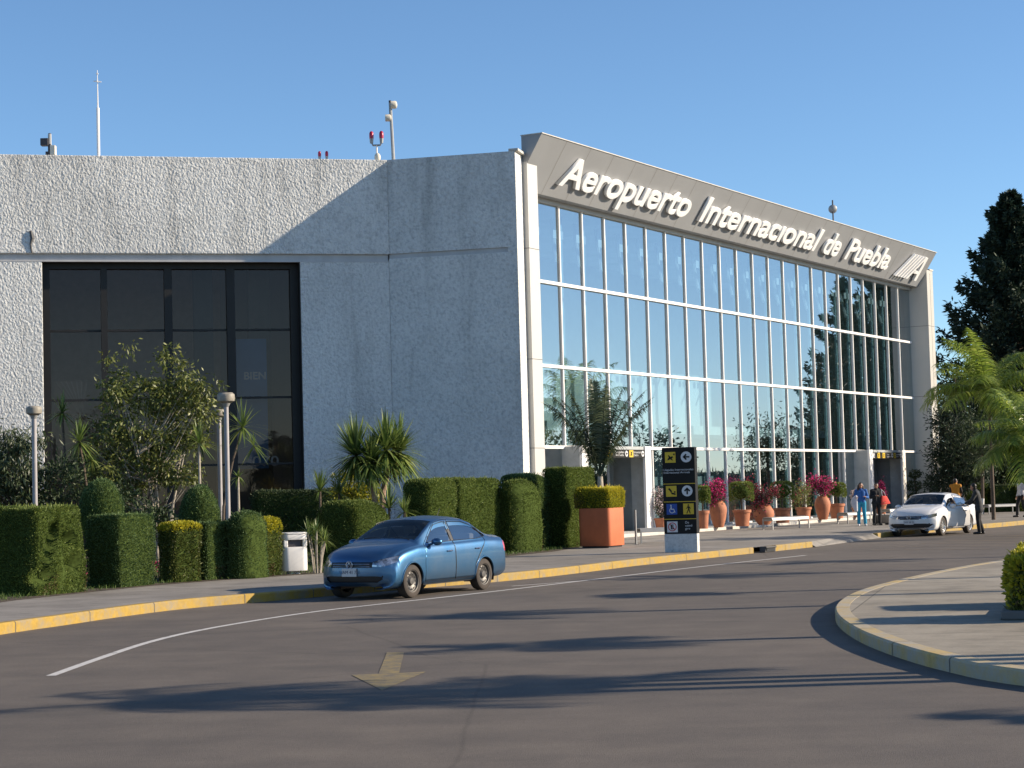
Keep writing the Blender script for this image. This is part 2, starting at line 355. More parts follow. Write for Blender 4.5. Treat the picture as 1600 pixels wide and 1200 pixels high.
def leaves(name, P, size, mat, parent, dirs=None, nrm=None, aspect=.42, var=.35, tint=None, szvar=.35, bend=.0):
    """rhombic leaves: P (n,3) base point, dirs = long direction, nrm = rough normal"""
    n = len(P); d = rnd_dirs(n) if dirs is None else unit(np.asarray(dirs)+rng.normal(size=(n, 3))*var)
    q = rnd_dirs(n) if nrm is None else unit(np.asarray(nrm)+rng.normal(size=(n, 3))*.5)
    s = unit(np.cross(d, q)); L = (size*(1+szvar*rng.uniform(-1, 1, n)))[:, None]
    w = L*aspect*.5
    V = np.stack([P, P+d*L*.5+s*w, P+d*L+np.array([0, 0, -bend])*L, P+d*L*.5-s*w], 1).reshape(-1, 3)
    F = np.arange(4*n).reshape(n, 4)
    t = rng.beta(2, 2.4, n) if tint is None else np.clip(tint+rng.normal(size=n)*.16, 0, 1)
    return mk(name, np_mesh(name, V, F, mat, t), parent)

# rounded-box topiary --------------------------------------------------------
def rbox_points(n, L, Wd, Hh, r, top=1., cell=None):
    """n random points on the surface of a rounded box centred at x,y=0, base z=0; returns points, normals"""
    A = np.array([L*Wd*1.2, L*Hh, L*Hh, Wd*Hh, Wd*Hh]); A = A/A.sum(); k = rng.choice(5, n, p=A)
    a, b = rng.uniform(-.5, .5, n), rng.uniform(-.5, .5, n)
    P = np.zeros((n, 3))
    P[k == 0] = np.stack([a*L, b*Wd, np.full(n, Hh/2)], 1)[k == 0]
    for i, sg in ((1, -1), (2, 1)): P[k == i] = np.stack([a*L, np.full(n, sg*Wd/2), b*Hh], 1)[k == i]
    for i, sg in ((3, -1), (4, 1)): P[k == i] = np.stack([np.full(n, sg*L/2), a*Wd, b*Hh], 1)[k == i]
    return rbox_map(P, L, Wd, Hh, r)
def rbox_map(P, L, Wd, Hh, r):
    lim = np.array([L/2-r, Wd/2-r, Hh/2-r]); lim = np.maximum(lim, .01)
    q = np.clip(P, -lim, lim); q[:, 2] = np.where(P[:, 2] < 0, P[:, 2], q[:, 2])
    d = P-q; nn = unit(d+1e-6*P); Q = q+nn*np.minimum(r, np.linalg.norm(d, axis=1, keepdims=True)+r*0)
    Q = q + nn*r*np.where(np.linalg.norm(d, axis=1, keepdims=True) > 1e-6, 1, 0)
    Q[:, 2] += Hh/2; return Q, nn
def lump(P, s, amp, seed=0):
    a = np.sin(P[:, 0]*s*1.3+seed)*np.cos(P[:, 1]*s*1.7+seed*2)+np.sin(P[:, 2]*s*1.9+seed*3)*np.cos(P[:, 0]*s*.8+P[:, 1]*s)
    return a*amp
def grid_box(L, Wd, Hh, n=14):
    bm = bmesh.new(); bmesh.ops.create_cube(bm, size=1); bmesh.ops.subdivide_edges(bm, edges=bm.edges, cuts=n, use_grid_fill=True)
    P = np.array([v.co for v in bm.verts]); F = np.array([[v.index for v in f.verts] for f in bm.faces]); bm.free()
    return P*np.array([L, Wd, Hh]), F
HROT = math.atan2(.86653, .49912)            # local x = along the hall facade, y = towards the building
def topiary(name, label, K, Lx, Wy, Hh, mat, r=.2, rz=HROT, dens=900, leaf=.05, group='clipped hedges in front of the terminal', warp=None, dome=None, cat='hedge', ytop=None, holes=None, corner=True, z0=.15):
    """K: ground corner nearest the camera; box runs +x by Lx and +y by Wy"""
    t = thing(name, label, cat, (K[0], K[1], z0), rz, group)
    c = np.array([Lx/2, Wy/2, 0]) if corner else np.zeros(3); sd = rng.uniform(0, 9)
    def cut(P):      # depth weight 0..1 of the clipped-out relief on the front (-y) face
        w = np.zeros(len(P))
        for x0, z0_, x1, z1_, rr_ in holes:
            a = np.array([x0*Lx-Lx/2, z0_]); d_ = np.array([x1*Lx-Lx/2, z1_])-a; q = P[:, [0, 2]]-a; tt = np.clip((q@d_)/max(d_@d_, 1e-9), 0, 1)
            w = np.maximum(w, np.clip((rr_*1.15-np.linalg.norm(q-tt[:, None]*d_, axis=1))/(rr_*.3), 0, 1))
        return w*(P[:, 1] < -Wy/2+.16)
    def shape(P, nn):
        P = P + nn*(lump(P, 2.2, .022, sd)+lump(P, 7, .010, sd))[:, None]
        if holes: P = P + np.array([0, .26, 0])*cut(P)[:, None]
        if warp: P = warp(P)
        return P + c
    P, F = grid_box(Lx-.06, Wy-.06, Hh-.04); Q, nn = rbox_map(P, Lx-.06, Wy-.06, Hh-.04, r); Q = shape(Q, nn)
    allV, allF = [Q], [F]
    dens *= 1.7; leaf *= .8; n = int(dens*(Lx*Wy+2*Lx*Hh+2*Wy*Hh)); n = min(n, 34000)
    S, sn = rbox_points(n, Lx, Wy, Hh, r); keep = np.ones(len(S), bool)
    if holes:
        keep &= (cut(S) < .5) | (rng.random(len(S)) < .45)
    S, sn = S[keep], sn[keep]; S = shape(S, sn)
    S2, n2 = [S], [sn]
    if dome:
        dx, dy, dr, dh = dome; m = int(dens*2*math.pi*dr*dh)
        d = rnd_dirs(m); d[:, 2] = np.abs(d[:, 2]); ds = d*np.array([dr, dr, dh]); ds = ds*(1+.02*np.sin(d[:, :1]*9))
        S2.append(ds+np.array([dx, dy, Hh-.04])); n2.append(d)
        b = MB().ball((dx, dy, Hh-.04), (dr-.04, dr-.04, dh-.04), 20)
        allV.append(np.array(b.v)); allF.append(np.array(b.f)+len(Q))
    me = np_mesh('foliage_core', np.concatenate(allV), np.concatenate(allF), M['core'], smooth=True); mk('foliage_core', me, t)
    S, sn = np.concatenate(S2), np.concatenate(n2)
    tint = .42+lump(S, 1.6, .16, sd+4)+lump(S, 4.5, .08, sd)+.12*np.clip(sn[:, 2], 0, 1)  # leaves facing up tinted lighter: light on the tops put into the colour
    leaves('foliage', S-sn*.02, leaf, mat, t, sn+np.array([0, 0, .25]), None, .45, .7, tint)
    k = rng.choice(len(S), max(30, len(S)//45), replace=False); so_ = leaves('stray_shoots', S[k]-sn[k]*.02, leaf*2.4, mat, t, sn[k]+np.array([0, 0, .7]), None, .16, .5, .7); so_['kind'] = 'stuff'
    k = (S[:, 2] < rng.uniform(.05, .45)*1.0) & (np.sin(S[:, 0]*5+sd)*np.cos(S[:, 1]*4+sd) > .45) & (rng.random(len(S)) < .55)
    if k.sum() > 20: leaves('dry_patch', S[k], leaf, M['L_dry'], t, sn[k], None, .3, .8)['kind'] = 'stuff'
    if ytop:
        k = (sn[:, 2] > .35) | (S[:, 2] > Hh-ytop*rng.uniform(.3, 1.2, len(S)))
        A = S[k]; leaves('golden_tips', A+sn[k]*.01, leaf*1.3, M['L_yellow'], t, sn[k]+np.array([0, 0, .6]), None, .5, .6)
    return t
def corner_dims(cx, yb, lx, rx, ytop, rot=HROT):
    K = G(cx, yb, .15); ux, uy = math.cos(rot), math.sin(rot)
    q = (rx-800)/FP; L = (q*K.y-K.x)/(ux-uy*q)
    q = (lx-800)/FP; Wd = (K.x-q*K.y)/(uy+ux*q)      # along (-uy, ux)
    return K, L, Wd, (yb-ytop)*K.y/FP

# plants ---------------------------------------------------------------------
def blades(name, C, n, L, w, mat, parent, up0=-.3, up1=1., droop=.35, seg=4, spread=None, tintoff=0, axis=None):
    """rosette of sword leaves from point C"""
    V = []; F = []; T = []; C = np.array(C, float); o = 0
    for i in range(n):
        a = rng.uniform(0, 2*math.pi); e = rng.uniform(up0, up1)*math.pi/2; l = L*rng.uniform(.75, 1.1)
        d = np.array([math.cos(a)*math.cos(e), math.sin(a)*math.cos(e), math.sin(e)])
        sd = np.array([-math.sin(a), math.cos(a), 0]); ww = w*rng.uniform(.8, 1.2); t = rng.beta(2, 2)
        for k in range(seg+1):
            s = k/seg; p = C+d*l*s+np.array([0, 0, -1])*droop*l*s*s*max(.15, math.cos(e)); wk = ww*(1-s**1.6)*(.55+.9*min(1, s*4)*.5)
            V += [p-sd*wk*.5, p+sd*wk*.5]
        for k in range(seg):
            F.append((o+2*k, o+2*k+1, o+2*k+3, o+2*k+2)); T.append(t)
        o += 2*(seg+1)
    return mk(name, np_mesh(name, np.array(V), np.array(F), mat, np.clip(np.array(T)+tintoff, 0, 1)), parent)
def frond_arrays(base, d0, L, arch, nleaf=46, ll=.42, lw=.03, droop=.7, twist=0):
    """palm frond: rachis from base in direction d0, arching down; leaflets hang"""
    base = np.array(base, float); d0 = unit(np.array(d0, float)); pts = [base]; d = d0.copy(); m = 14
    for i in range(m):
        d = unit(d+np.array([0, 0, -arch*(i+1)/m])/m*2.2); pts.append(pts[-1]+d*L/m)
    pts = np.array(pts); V = []; F = []; T = []; o = 0
    for i in range(nleaf):
        s = .14+.86*i/(nleaf-1); x = s*m; k = min(int(x), m-1); p = pts[k]*(1-(x-k))+pts[k+1]*(x-k); t = unit(pts[k+1]-pts[k])
        side = unit(np.cross(t, np.array([0, 0, 1.]))+1e-6); upv = np.cross(side, t)
        l = ll*math.sin(math.pi*min(1, .12+s*.92))**.6*rng.uniform(.85, 1.15)
        for sg in (-1, 1):
            dd = unit(side*sg*1.0+t*.55+upv*rng.uniform(-.1, .5)+rng.normal(size=3)*.12); tt = rng.beta(2, 2.2)
            w0 = lw*rng.uniform(.8, 1.2); wd = unit(np.cross(dd, upv)+1e-6)
            q = p; ks = 4
            for j in range(ks+1):
                u = j/ks; pos = p+dd*l*u+np.array([0, 0, -1])*droop*l*u*u; ww = w0*(1-u**2)*.5+.001
                V += [pos-wd*ww, pos+wd*ww]
            for j in range(ks): F.append((o+2*j, o+2*j+1, o+2*j+3, o+2*j+2)); T.append(tt)
            o += 2*(ks+1)
    return pts, np.array(V), np.array(F), T
def palm(label, loc, trunk_h, fronds, mat, tr=.1, L=2., ll=.42, lw=.03, nleaf=46, droop=.7, group=None, lean=(0, 0), trunk_mat=None, arch=.6, z=.15, name='palm_tree'):
    t = thing(name, label, 'palm', (loc[0], loc[1], z), 0, group)
    top = np.array([lean[0], lean[1], trunk_h])
    pts = [top*np.array([s*s, s*s, s]) for s in np.linspace(0, 1, 7)]
    part('trunk', MB().tube(pts, [tr*(1.25-.45*s) for s in np.linspace(0, 1, 7)], 10), trunk_mat or M['bark'], t, True)
    VV = []; FF = []; TT = []; o = 0; rb = MB()
    for fr in fronds:
        az, el, l = fr[:3]; ar = fr[3] if len(fr) > 3 else arch
        d = (math.cos(az)*math.cos(el), math.sin(az)*math.cos(el), math.sin(el))
        p, V, F, T = frond_arrays(top, d, l, ar, nleaf, ll, lw, droop)
        rb.tube(p, [tr*.22*(1-.85*i/14) for i in range(15)], 5)
        VV.append(V); FF.append(F+o); TT += T; o += len(V)
    c = part('frond_stalks', rb, M['L_palm'] if mat is not M['L_palm_lit'] else mat, t, True)
    mk('crown', np_mesh('crown', np.concatenate(VV), np.concatenate(FF), mat, TT), t)
    return t
def rad_fronds(n, L, e0=-.2, e1=1.2, arch=.8):
    return [(rng.uniform(0, 2*math.pi), rng.uniform(e0, e1), L*rng.uniform(.8, 1.1), arch*rng.uniform(.8, 1.3)) for _ in range(n)]
def branch_tree(name, label, loc, H, crown, leafn, leafsz, mat, trunk, tr=.12, stems=1, z=.15, group=None, cat='tree', clump=60, cl_r=.35, aspect=.38, tint=None, seed=None, bark=None, low=.25, hang=0):
    """crown: list of ellipsoids (x,y,z,rx,ry,rz) local; leaves gathered in clumps at twig ends"""
    t = thing(name, label, cat, (loc[0], loc[1], z), 0, group)
    w = np.array([c[3]*c[4]*c[5] for c in crown])**.7; w = w/w.sum(); C = []
    for k in rng.choice(len(crown), clump, p=w):
        c = crown[k]; d = rnd_dirs(1)[0]*rng.uniform(.35, 1)**.45; C.append([c[0]+d[0]*c[3], c[1]+d[1]*c[4], c[2]+d[2]*c[5]])
    C = np.array(C); mb = MB(); zmin = min(c[2]-c[5] for c in crown)
    for s in range(stems):
        bx = np.array([rng.uniform(-1, 1)*tr*2*(stems > 1), rng.uniform(-1, 1)*tr*2*(stems > 1), 0]); k = int(rng.integers(len(C))) if stems > 1 else int(np.argmax(C[:, 2]))
        e = C[k]; pts = [bx+(e-bx)*np.array([u**1.5, u**1.5, u])+rng.normal(size=3)*.03*H*.2*(0 < u < 1) for u in np.linspace(0, 1, 7)]
        mb.tube(pts, [tr*(1-.85*u)/(stems**.4) for u in np.linspace(0, 1, 7)], 8)
        if s == 0: main = np.array(pts)
    for c in C[:min(len(C), 70)]:
        j = np.argmin(np.abs(main[:, 2]-(c[2]*.62))); b = main[j]; mid = (b+c)/2+np.array([0, 0, -.04*H])
        mb.tube([b, mid, c], [tr*.22, tr*.13, tr*.04], 5)
    part('trunk', mb, bark or M['bark'], t, True)
    n = leafn; k = rng.integers(len(C), size=n); off = rng.normal(size=(n, 3))*cl_r*rng.uniform(.5, 1.2, (len(C), 1))[k]*np.array([1, 1, .8])
    P = C[k]+off; d = unit(off+np.array([0, 0, .15-hang]))
    tn = (.45+.0*P[:, 0]) if tint is None else tint+0*P[:, 0]
    tn = tn+rng.normal(size=len(C))[k]*.13
    leaves('crown', P, leafsz, mat, t, d, None, aspect, .6, tn)
    return t
def conifer(label, loc, H, rad, n=90, z=0, group=None, mat=None, leafn=26000, sz=.3, low=.05, dens=1.0):
    t = thing('conifer_tree', label, 'tree', (loc[0], loc[1], z), 0, group)
    mb = MB().tube([(0, 0, 0), (0, 0, H*.5), (0, 0, H)], [rad*.09, rad*.05, .01], 8); P = []; Dd = []; per = max(20, leafn//n)
    for i in range(n):
        s = (i+.5)/n; zz = H*(low+(1-low)*s**1.05); a = i*2.399+rng.uniform(-.3, .3); rl = rad*(1-s)**.82*rng.uniform(.62, 1.12)+.12
        e = .15+.35*s; d = np.array([math.cos(a), math.sin(a), 0]); b = np.array([0, 0, zz]); tip = b+d*rl+np.array([0, 0, rl*(-.18+.4*s)+.12*rl])
        mid = b+d*rl*.5+np.array([0, 0, -.13*rl]); mb.tube([b, mid, tip], [.03+.012*rl, .02+.006*rl, .008], 5)
        u = rng.uniform(.12, 1, per)**.8; q = ((1-u)**2)[:, None]*b+(2*u*(1-u))[:, None]*mid+(u**2)[:, None]*tip
        side = np.array([-d[1], d[0], 0]); q = q+side*(rng.uniform(-1, 1, per)*rl*.26*(1.15-u))[:, None]+np.array([0, 0, 1])*(rng.normal(size=per)*.10*rl**.6-.06*rl)[:, None]
        P.append(q); Dd.append(np.repeat((d+np.array([0, 0, .05]))[None], per, 0))
    part('trunk', mb, M['bark'], t, True)
    leaves('crown', np.concatenate(P), sz, mat or M['L_conifer'], t, np.concatenate(Dd), None, .34, .75)
    return t
def dracaena(label, pts, heads, L=.75, w=.06, nb=60, name='dracaena_plant', cat='plant', group=None, loc=(0, 0), z=.15, tr=.05, bark=None):
    """pts: list of stems (each a list of points, local); heads: rosette centres"""
    t = thing(name, label, cat, (loc[0], loc[1], z), 0, group); mb = MB()
    for s in pts:
        k = len(s); mb.tube(s, [tr*(1.1-.4*i/(k-1)) for i in range(k)], 8)
    if pts: part('stem', mb, bark or M['bark_pink'], t, True)
    for h in heads:
        c, l, n = h[0], h[1] if len(h) > 1 else L, h[2] if len(h) > 2 else nb
        blades('leaf_rosette', c, n, l, w, M['L_yucca'], t, -.62 if n > 200 else -.45, .95, .26 if n > 200 else .3)
    return t
# ------------------------------------------------------------------ cars
def bspline_rows(n, k):
    """basis matrix for n samples of a clamped uniform cubic B-spline on k control points"""
    kn = [0]*3 + list(range(k-2)) + [k-3]*3; B = np.zeros((n, k)); ts = np.linspace(0, k-3-1e-9, n)
    for a, t in enumerate(ts):
        b = [1.0 if kn[i] <= t < kn[i+1] else 0.0 for i in range(len(kn)-1)]
        for p in range(1, 4):
            b = [((t-kn[i])/(kn[i+p]-kn[i])*b[i] if kn[i+p] > kn[i] else 0)+((kn[i+p+1]-t)/(kn[i+p+1]-kn[i+1])*b[i+1] if kn[i+p+1] > kn[i+1] else 0) for i in range(len(b)-1)]
        B[a] = b[:k]
    return B
def catmull(A, n):
    A = np.asarray(A, float); d = np.abs(np.diff(A[:, 0]))+.6*np.abs(np.diff(A[:, 9]))+.04; s = np.concatenate([[0], np.cumsum(d)]); out = []
    T = np.linspace(0, s[-1], n); mm = np.zeros_like(A)
    for i in range(len(A)):
        if i == 0: mm[i] = (A[1]-A[0])/d[0]
        elif i == len(A)-1: mm[i] = (A[-1]-A[-2])/d[-1]
        else:
            a = (A[i]-A[i-1])/d[i-1]; b = (A[i+1]-A[i])/d[i]; mm[i] = np.where(a*b > 0, 2*a*b/np.where(a+b == 0, 1, a+b), 0)
    for t in T:
        i = min(int(np.searchsorted(s, t, 'right'))-1, len(A)-2); h = d[i]; u = (t-s[i])/h
        out.append((2*u**3-3*u*u+1)*A[i]+(u**3-2*u*u+u)*h*mm[i]+(-2*u**3+3*u*u)*A[i+1]+(u**3-u*u)*h*mm[i+1])
    return np.array(out)
def in_poly(P, poly):
    x, y = P[..., 0], P[..., 1]; r = np.zeros(x.shape, bool); k = len(poly)
    for i in range(k):
        x0, y0 = poly[i]; x1, y1 = poly[(i+1) % k]
        c = ((y0 > y) != (y1 > y)) & (x < (x1-x0)*(y-y0)/((y1-y0) if y1 != y0 else 1e-9)+x0); r ^= c
    return r
def car(name_label, S, loc, rz, sp):
    """S stations (x,zs,ys,yw,zw,yb,zb,yr,zr,zt,dx); sp: spec dictionary"""
    t = thing('parked_car', name_label, 'car', (loc[0], loc[1], .004), rz, None)
    NU, NV = 300, 64; st = catmull(S, NU)
    x, zs, ys, yw, zw, yb, zb, yr, zr, zt, dx = st.T
    def row(y, z): return np.stack([y, z], 1)
    C = np.stack([row(ys*.9, zs), row(ys, zs+.02), row(yw-.01, zs*.75+zw*.25), row(yw, zw), row(yw-.012, zb*.8+zw*.2), row(yb+.006, zb-.015), row(yb-.012, zb+.012),
                  row(yb*.5+yr*.5+.004, zb*.5+zr*.5), row(yr+.012, zr-.02), row(yr-.02, zr+.012), row(yr*.55, zr*.22+zt*.78), row(yr*0, zt)], 1)   # NU,12,2
    B = bspline_rows(NV, 12); Q = np.einsum('vk,ukc->uvc', B, C)       # NU,NV,2
    sgn = np.where(x > 0, 1, -1)
    X = x[:, None] - sgn[:, None]*dx[:, None]*(Q[..., 0]/np.maximum(yw, .3)[:, None])**2.6
    P = np.stack([X, Q[..., 0], Q[..., 1]], -1)
    vpar = np.linspace(0, 9, NV)                                       # spline parameter, roof rail near 6.5
    ax = sp['axles']; Rr = sp['arch']
    # snap to wheel arches
    for a in ax:
        dd = P[..., [0, 2]]-np.array([a, sp['wr']]); L = np.linalg.norm(dd, axis=-1); k = (np.abs(L-Rr) < .011) & (vpar[None] < 5)
        P[..., 0] = np.where(k, a+dd[..., 0]/L*Rr, P[..., 0]); P[..., 2] = np.where(k, sp['wr']+dd[..., 1]/L*Rr, P[..., 2])
    F = []; cen = (P[:-1, :-1]+P[1:, :-1]+P[1:, 1:]+P[:-1, 1:])/4; vc = (vpar[:-1]+vpar[1:])/2
    V2 = np.broadcast_to(vc[None], cen.shape[:2]); cx, cy, cz = cen[..., 0], cen[..., 1], cen[..., 2]; side = cen[..., [0, 2]]; front = cen[..., [1, 2]]
    lab = np.zeros(cx.shape, int)
    sd = V2 < 6.15
    for k, pl in ((11, sp['door_f']), (12, sp['door_r'])): lab[in_poly(side, pl) & sd] = k
    lab[in_poly(side, [(-.275, .985), (-.258, 1.362), (-.135, 1.362), (-.150, .985)]) & sd & (V2 > 3.6)] = 13
    for k, pl in ((1, sp['win_f']), (2, sp['win_r'])): lab[in_poly(side, pl) & (V2 > 3.6) & (V2 < 6.4)] = k
    yrr = np.interp(np.arange(NU-1)+.5, np.arange(NU), yr)[:, None]
    top = V2 > 6.0
    w0, w1 = sp['screen']; lab[(cx < w0) & (cx > w1) & top & (cy < yrr-.035)] = 3
    w0, w1 = sp['rear']; lab[(cx < w0) & (cx > w1) & top & (cy < yrr-.04)] = 4
    if sp.get('sunroof'):
        a0, a1 = sp['sunroof']; lab[(cx < a0) & (cx > a1) & top & (cy < .38)] = 10
    fr = cx > sp['nose']
    for k, pl in sp['front']: lab[in_poly(front, pl) & fr & ((lab == 0))] = k
    lab[in_poly(side, sp['tail']) & (lab == 0) & (cy > .42)] = 8
    for a in ax: lab[(np.hypot(cx-a, cz-sp['wr']) < Rr) & (V2 < 5)] = -1
    idx = np.arange(NU*NV).reshape(NU, NV); q = np.stack([idx[:-1, :-1], idx[1:, :-1], idx[1:, 1:], idx[:-1, 1:]], -1)
    VL = P.reshape(-1, 3); VR = VL*np.array([1, -1, 1]); out = {}
    def emit(name, k, mat, par, sides=(0, 1), inset=0., solid=0.):
        qs = q[lab == k]
        if len(qs) == 0: return None
        VV, FF, o = [], [], 0
        for s in sides:
            VV.append(VL if s == 0 else VR); FF.append((qs if s == 0 else qs[:, ::-1])+o); o += len(VL)
        VV = np.concatenate(VV); FF = np.concatenate(FF); us, inv = np.unique(FF, return_inverse=True); VV = VV[us]; FF = inv.reshape(FF.shape)
        me = np_mesh(name, VV, FF, mat, smooth=True); bm = bmesh.new(); bm.from_mesh(me); bmesh.ops.remove_doubles(bm, verts=bm.verts, dist=.0005); bmesh.ops.recalc_face_normals(bm, faces=bm.faces)
        bm.normal_update(); f0 = max(bm.faces, key=lambda f: abs(f.normal.y)+f.calc_center_median().z*.01)
        if f0.normal.y*f0.calc_center_median().y < 0: bmesh.ops.reverse_faces(bm, faces=bm.faces)
        bm.normal_update()
        if inset:
            for v in bm.verts: v.co -= v.normal*inset
        bm.to_mesh(me); bm.free(); o_ = mk(name, me, par)
        if solid:
            md = o_.modifiers.new('solid', 'SOLIDIFY'); md.thickness = solid; md.offset = -1
        return o_
    paint = sp['paint']
    body = emit('body', 0, paint, t)
    doors = []
    for sg in (0, 1):
        for k, kw in ((11, 1), (12, 2)):
            d = emit('door', k, paint, t, (sg,), 0, .035); g = emit('window', kw, M['car_glass'], d, (sg,), .006); doors.append(d)
            # handle
            hx = sp['handles'][k-11]; y = float(P[..., 1][np.argmin(np.abs(x-hx)), 34 if False else int(NV*.40)])
            iu = int(np.argmin(np.abs(x-hx)+(zr < .9)*9)); iv = int(np.argmin(np.abs(P[iu, :, 2]-sp['hz'])+(vpar > 5)*9)); p = P[iu, iv]; s_ = 1 if sg == 0 else -1
            part('handle', MB().tube([(p[0]+.09, s_*(p[1]+.012), p[2]), (p[0]+.05, s_*(p[1]+.03), p[2]+.006), (p[0]-.05, s_*(p[1]+.03), p[2]+.006), (p[0]-.09, s_*(p[1]+.012), p[2])], .013, 6), sp['handle_mat'], d, True)
            # dark seam around the door and black glazing trim
            sm = MB()
            for poly, rr in ((sp['door_f'] if k == 11 else sp['door_r'], .0045), (sp['win_f'] if k == 11 else sp['win_r'], .007)):
                pts = []
                for i in range(len(poly)):
                    a, b = np.array(poly[i]), np.array(poly[(i+1) % len(poly)]); m = max(2, int(np.linalg.norm(b-a)/.05))
                    for j in range(m):
                        c = a+(b-a)*j/m
                        if any(np.hypot(c[0]-w, c[1]-sp['wr']) < Rr for w in ax): c = None
                        if c is None: pts.append(None); continue
                        e = np.abs(P[..., 0]-c[0])+np.abs(P[..., 2]-c[1])+(vpar[None] > 6.8)*9; j_ = np.unravel_index(np.argmin(e), e.shape); pts.append((c[0], s_*(P[j_][1]+.001), c[1]))
                run = []
                for p_ in pts+[pts[0]]:
                    if p_ is None:
                        if len(run) > 1: sm.tube(run, rr, 4)
                        run = []
                    else: run.append(p_)
                if len(run) > 1: sm.tube(run, rr, 4)
            part('door_seal', sm, M['plastic'], d)
    mats = {3: ('windscreen', M['screen_glass'], .004), 4: ('rear_window', M['car_glass'], .004), 5: ('headlight', M['lamp'], .004), 6: ('grille', M['plastic'], .012), 7: ('lower_grille', M['plastic'], .03),
            8: ('tail_light', M['tail'], 0), 9: ('chrome_strip', M['chrome'], -.006), 10: ('sunroof', M['plastic'], .003), 13: ('pillar_trim', M['plastic'], -.001)}
    for k, (nm, mt, ins) in mats.items():
        if nm in ('headlight', 'tail_light'):
            for sg in (0, 1):
                h = emit(nm, k, mt, t, (sg,), ins)
        else: emit(nm, k, mt, t, (0, 1), ins)
    # grille bars, emblem, plate
    L = sp['noseX']; gb = MB()
    for z in sp['bars']: gb.tube([(L-.03-.0*abs(yy)-.17*(abs(yy)/.8)**2.6, yy, z) for yy in np.linspace(-sp['barw'], sp['barw'], 13)], .0065, 5)
    part('grille_bar', gb, M['chrome'], t, True)
    T = Matrix.Translation((L+.002, 0, sp['emb_z'])) @ Matrix.Rotation(R(90), 4, 'Y'); em = MB()
    em.tube([(T @ Vector((.066*math.cos(a), .066*math.sin(a), 0))) for a in np.linspace(0, 2*math.pi, 25)], .008, 6)
    def stroke(pts): em.tube([(L+.004, -a*.052, sp['emb_z']+b*.052) for a, b in pts], .0065, 5)
    stroke([(-.42, .98), (0, .12), (.42, .98)]); stroke([(-.98, .45), (-.45, -.85), (0, .05), (.45, -.85), (.98, .45)])
    part('emblem', em, M['emblem'], t, True)
    pl = part('number_plate', MB().box(L+.004, L+.016, -.16, .16, sp['plate_z']-.075, sp['plate_z']+.075), M['plate'], t, bevel=.005)
    cu = bpy.data.curves.new('plate_text', 'FONT'); cu.body = sp['plate']; cu.size = .085; cu.align_x = 'CENTER'; cu.align_y = 'CENTER'; cu.extrude = .002; to = bpy.data.objects.new('plate_text', cu); COL.objects.link(to)
    bpy.context.view_layer.update(); me = bpy.data.meshes.new_from_object(to.evaluated_get(bpy.context.evaluated_depsgraph_get())); bpy.data.objects.remove(to)
    me.materials.clear(); me.materials.append(M['plate_ink']); tx = mk('plate_text', me, pl); tx.rotation_euler = (R(90), 0, R(90)); tx.location = (L+.018, 0, sp['plate_z'])
    # arch liners and floor
    for a in ax:
        for s_ in (1, -1):
            lm = MB(); n = 14; vs = []
            for i in range(n+1):
                an = math.pi*(-.12+1.24*i/n); vs += [(a+Rr*1.0*math.cos(an), s_*(sp['half']-.015), sp['wr']+Rr*math.sin(an)), (a+Rr*math.cos(an), s_*(sp['half']-.30), sp['wr']+Rr*math.sin(an))]
            lm.add(vs, [(2*i, 2*i+1, 2*i+3, 2*i+2) for i in range(n)]); lm.add([(a+Rr*math.cos(math.pi*(-.12+1.24*i/n)), s_*(sp['half']-.30), sp['wr']+Rr*math.sin(math.pi*(-.12+1.24*i/n))) for i in range(n+1)], [tuple(range(n+1))])
            part('wheel_arch', lm, M['plastic'], t)
            lp = []
            for i in range(31):
                an = math.pi*(-.06+1.12*i/30); px_, pz_ = a+Rr*math.cos(an), sp['wr']+Rr*math.sin(an)
                e = np.abs(P[..., 0]-px_)+np.abs(P[..., 2]-pz_)+(vpar[None] > 5)*9; j_ = np.unravel_index(np.argmin(e), e.shape)
                if pz_ > .235: lp.append((px_, s_*(P[j_][1]-.002), pz_))
            part('arch_lip', MB().tube(lp, .017, 6), sp['paint'], t, True)
    fl = MB().box(ax[1]+Rr+.03, ax[0]-Rr-.03, -sp['half']+.09, sp['half']-.09, .21, .27); fl.box(ax[0]+.1-Rr, sp['noseX']-.36, -.45, .45, .23, .5); fl.box(-sp['tailX']+.2, ax[1]+.2, -.5, .5, .24, .8)
    part('floor_pan', fl, M['plastic'], t)
    # cabin
    cb = MB(); cb.box(.98, .62, -sp['half']+.16, sp['half']-.16, .55, .93)
    part('dashboard', cb, M['interior'], t, bevel=.03)
    for s_ in (1, -1):
        m = MB(); m.box(.25, -.28, s_*.36-.24, s_*.36+.24, .38, .55); m.add([(-.20, s_*.36-.23, .5), (-.34, s_*.36-.23, .5), (-.34, s_*.36+.23, .5), (-.20, s_*.36+.23, .5), (-.42, s_*.36-.20, 1.08), (-.52, s_*.36-.20, 1.08), (-.52, s_*.36+.20, 1.08), (-.42, s_*.36+.20, 1.08)],
              [(0, 1, 2, 3), (7, 6, 5, 4), (0, 4, 5, 1), (1, 5, 6, 2), (2, 6, 7, 3), (3, 7, 4, 0)])
        m.box(-.42, -.52, s_*.36-.12, s_*.36+.12, 1.12, 1.28); part('seat', m, M['seat_tan'], t, True, .03)
    m = MB().box(-.75, -1.2, -.58, .58, .4, .58).box(-1.15, -1.32, -.58, .58, .5, 1.10); part('rear_bench', m, M['seat_tan'], t, True, .03)
    T = Matrix.Translation((.42, .36, .88)) @ Matrix.Rotation(R(-62), 4, 'Y'); sw = MB().tube([T @ Vector((.18*math.cos(a), .18*math.sin(a), 0)) for a in np.linspace(0, 2*math.pi, 21)], .014, 6)
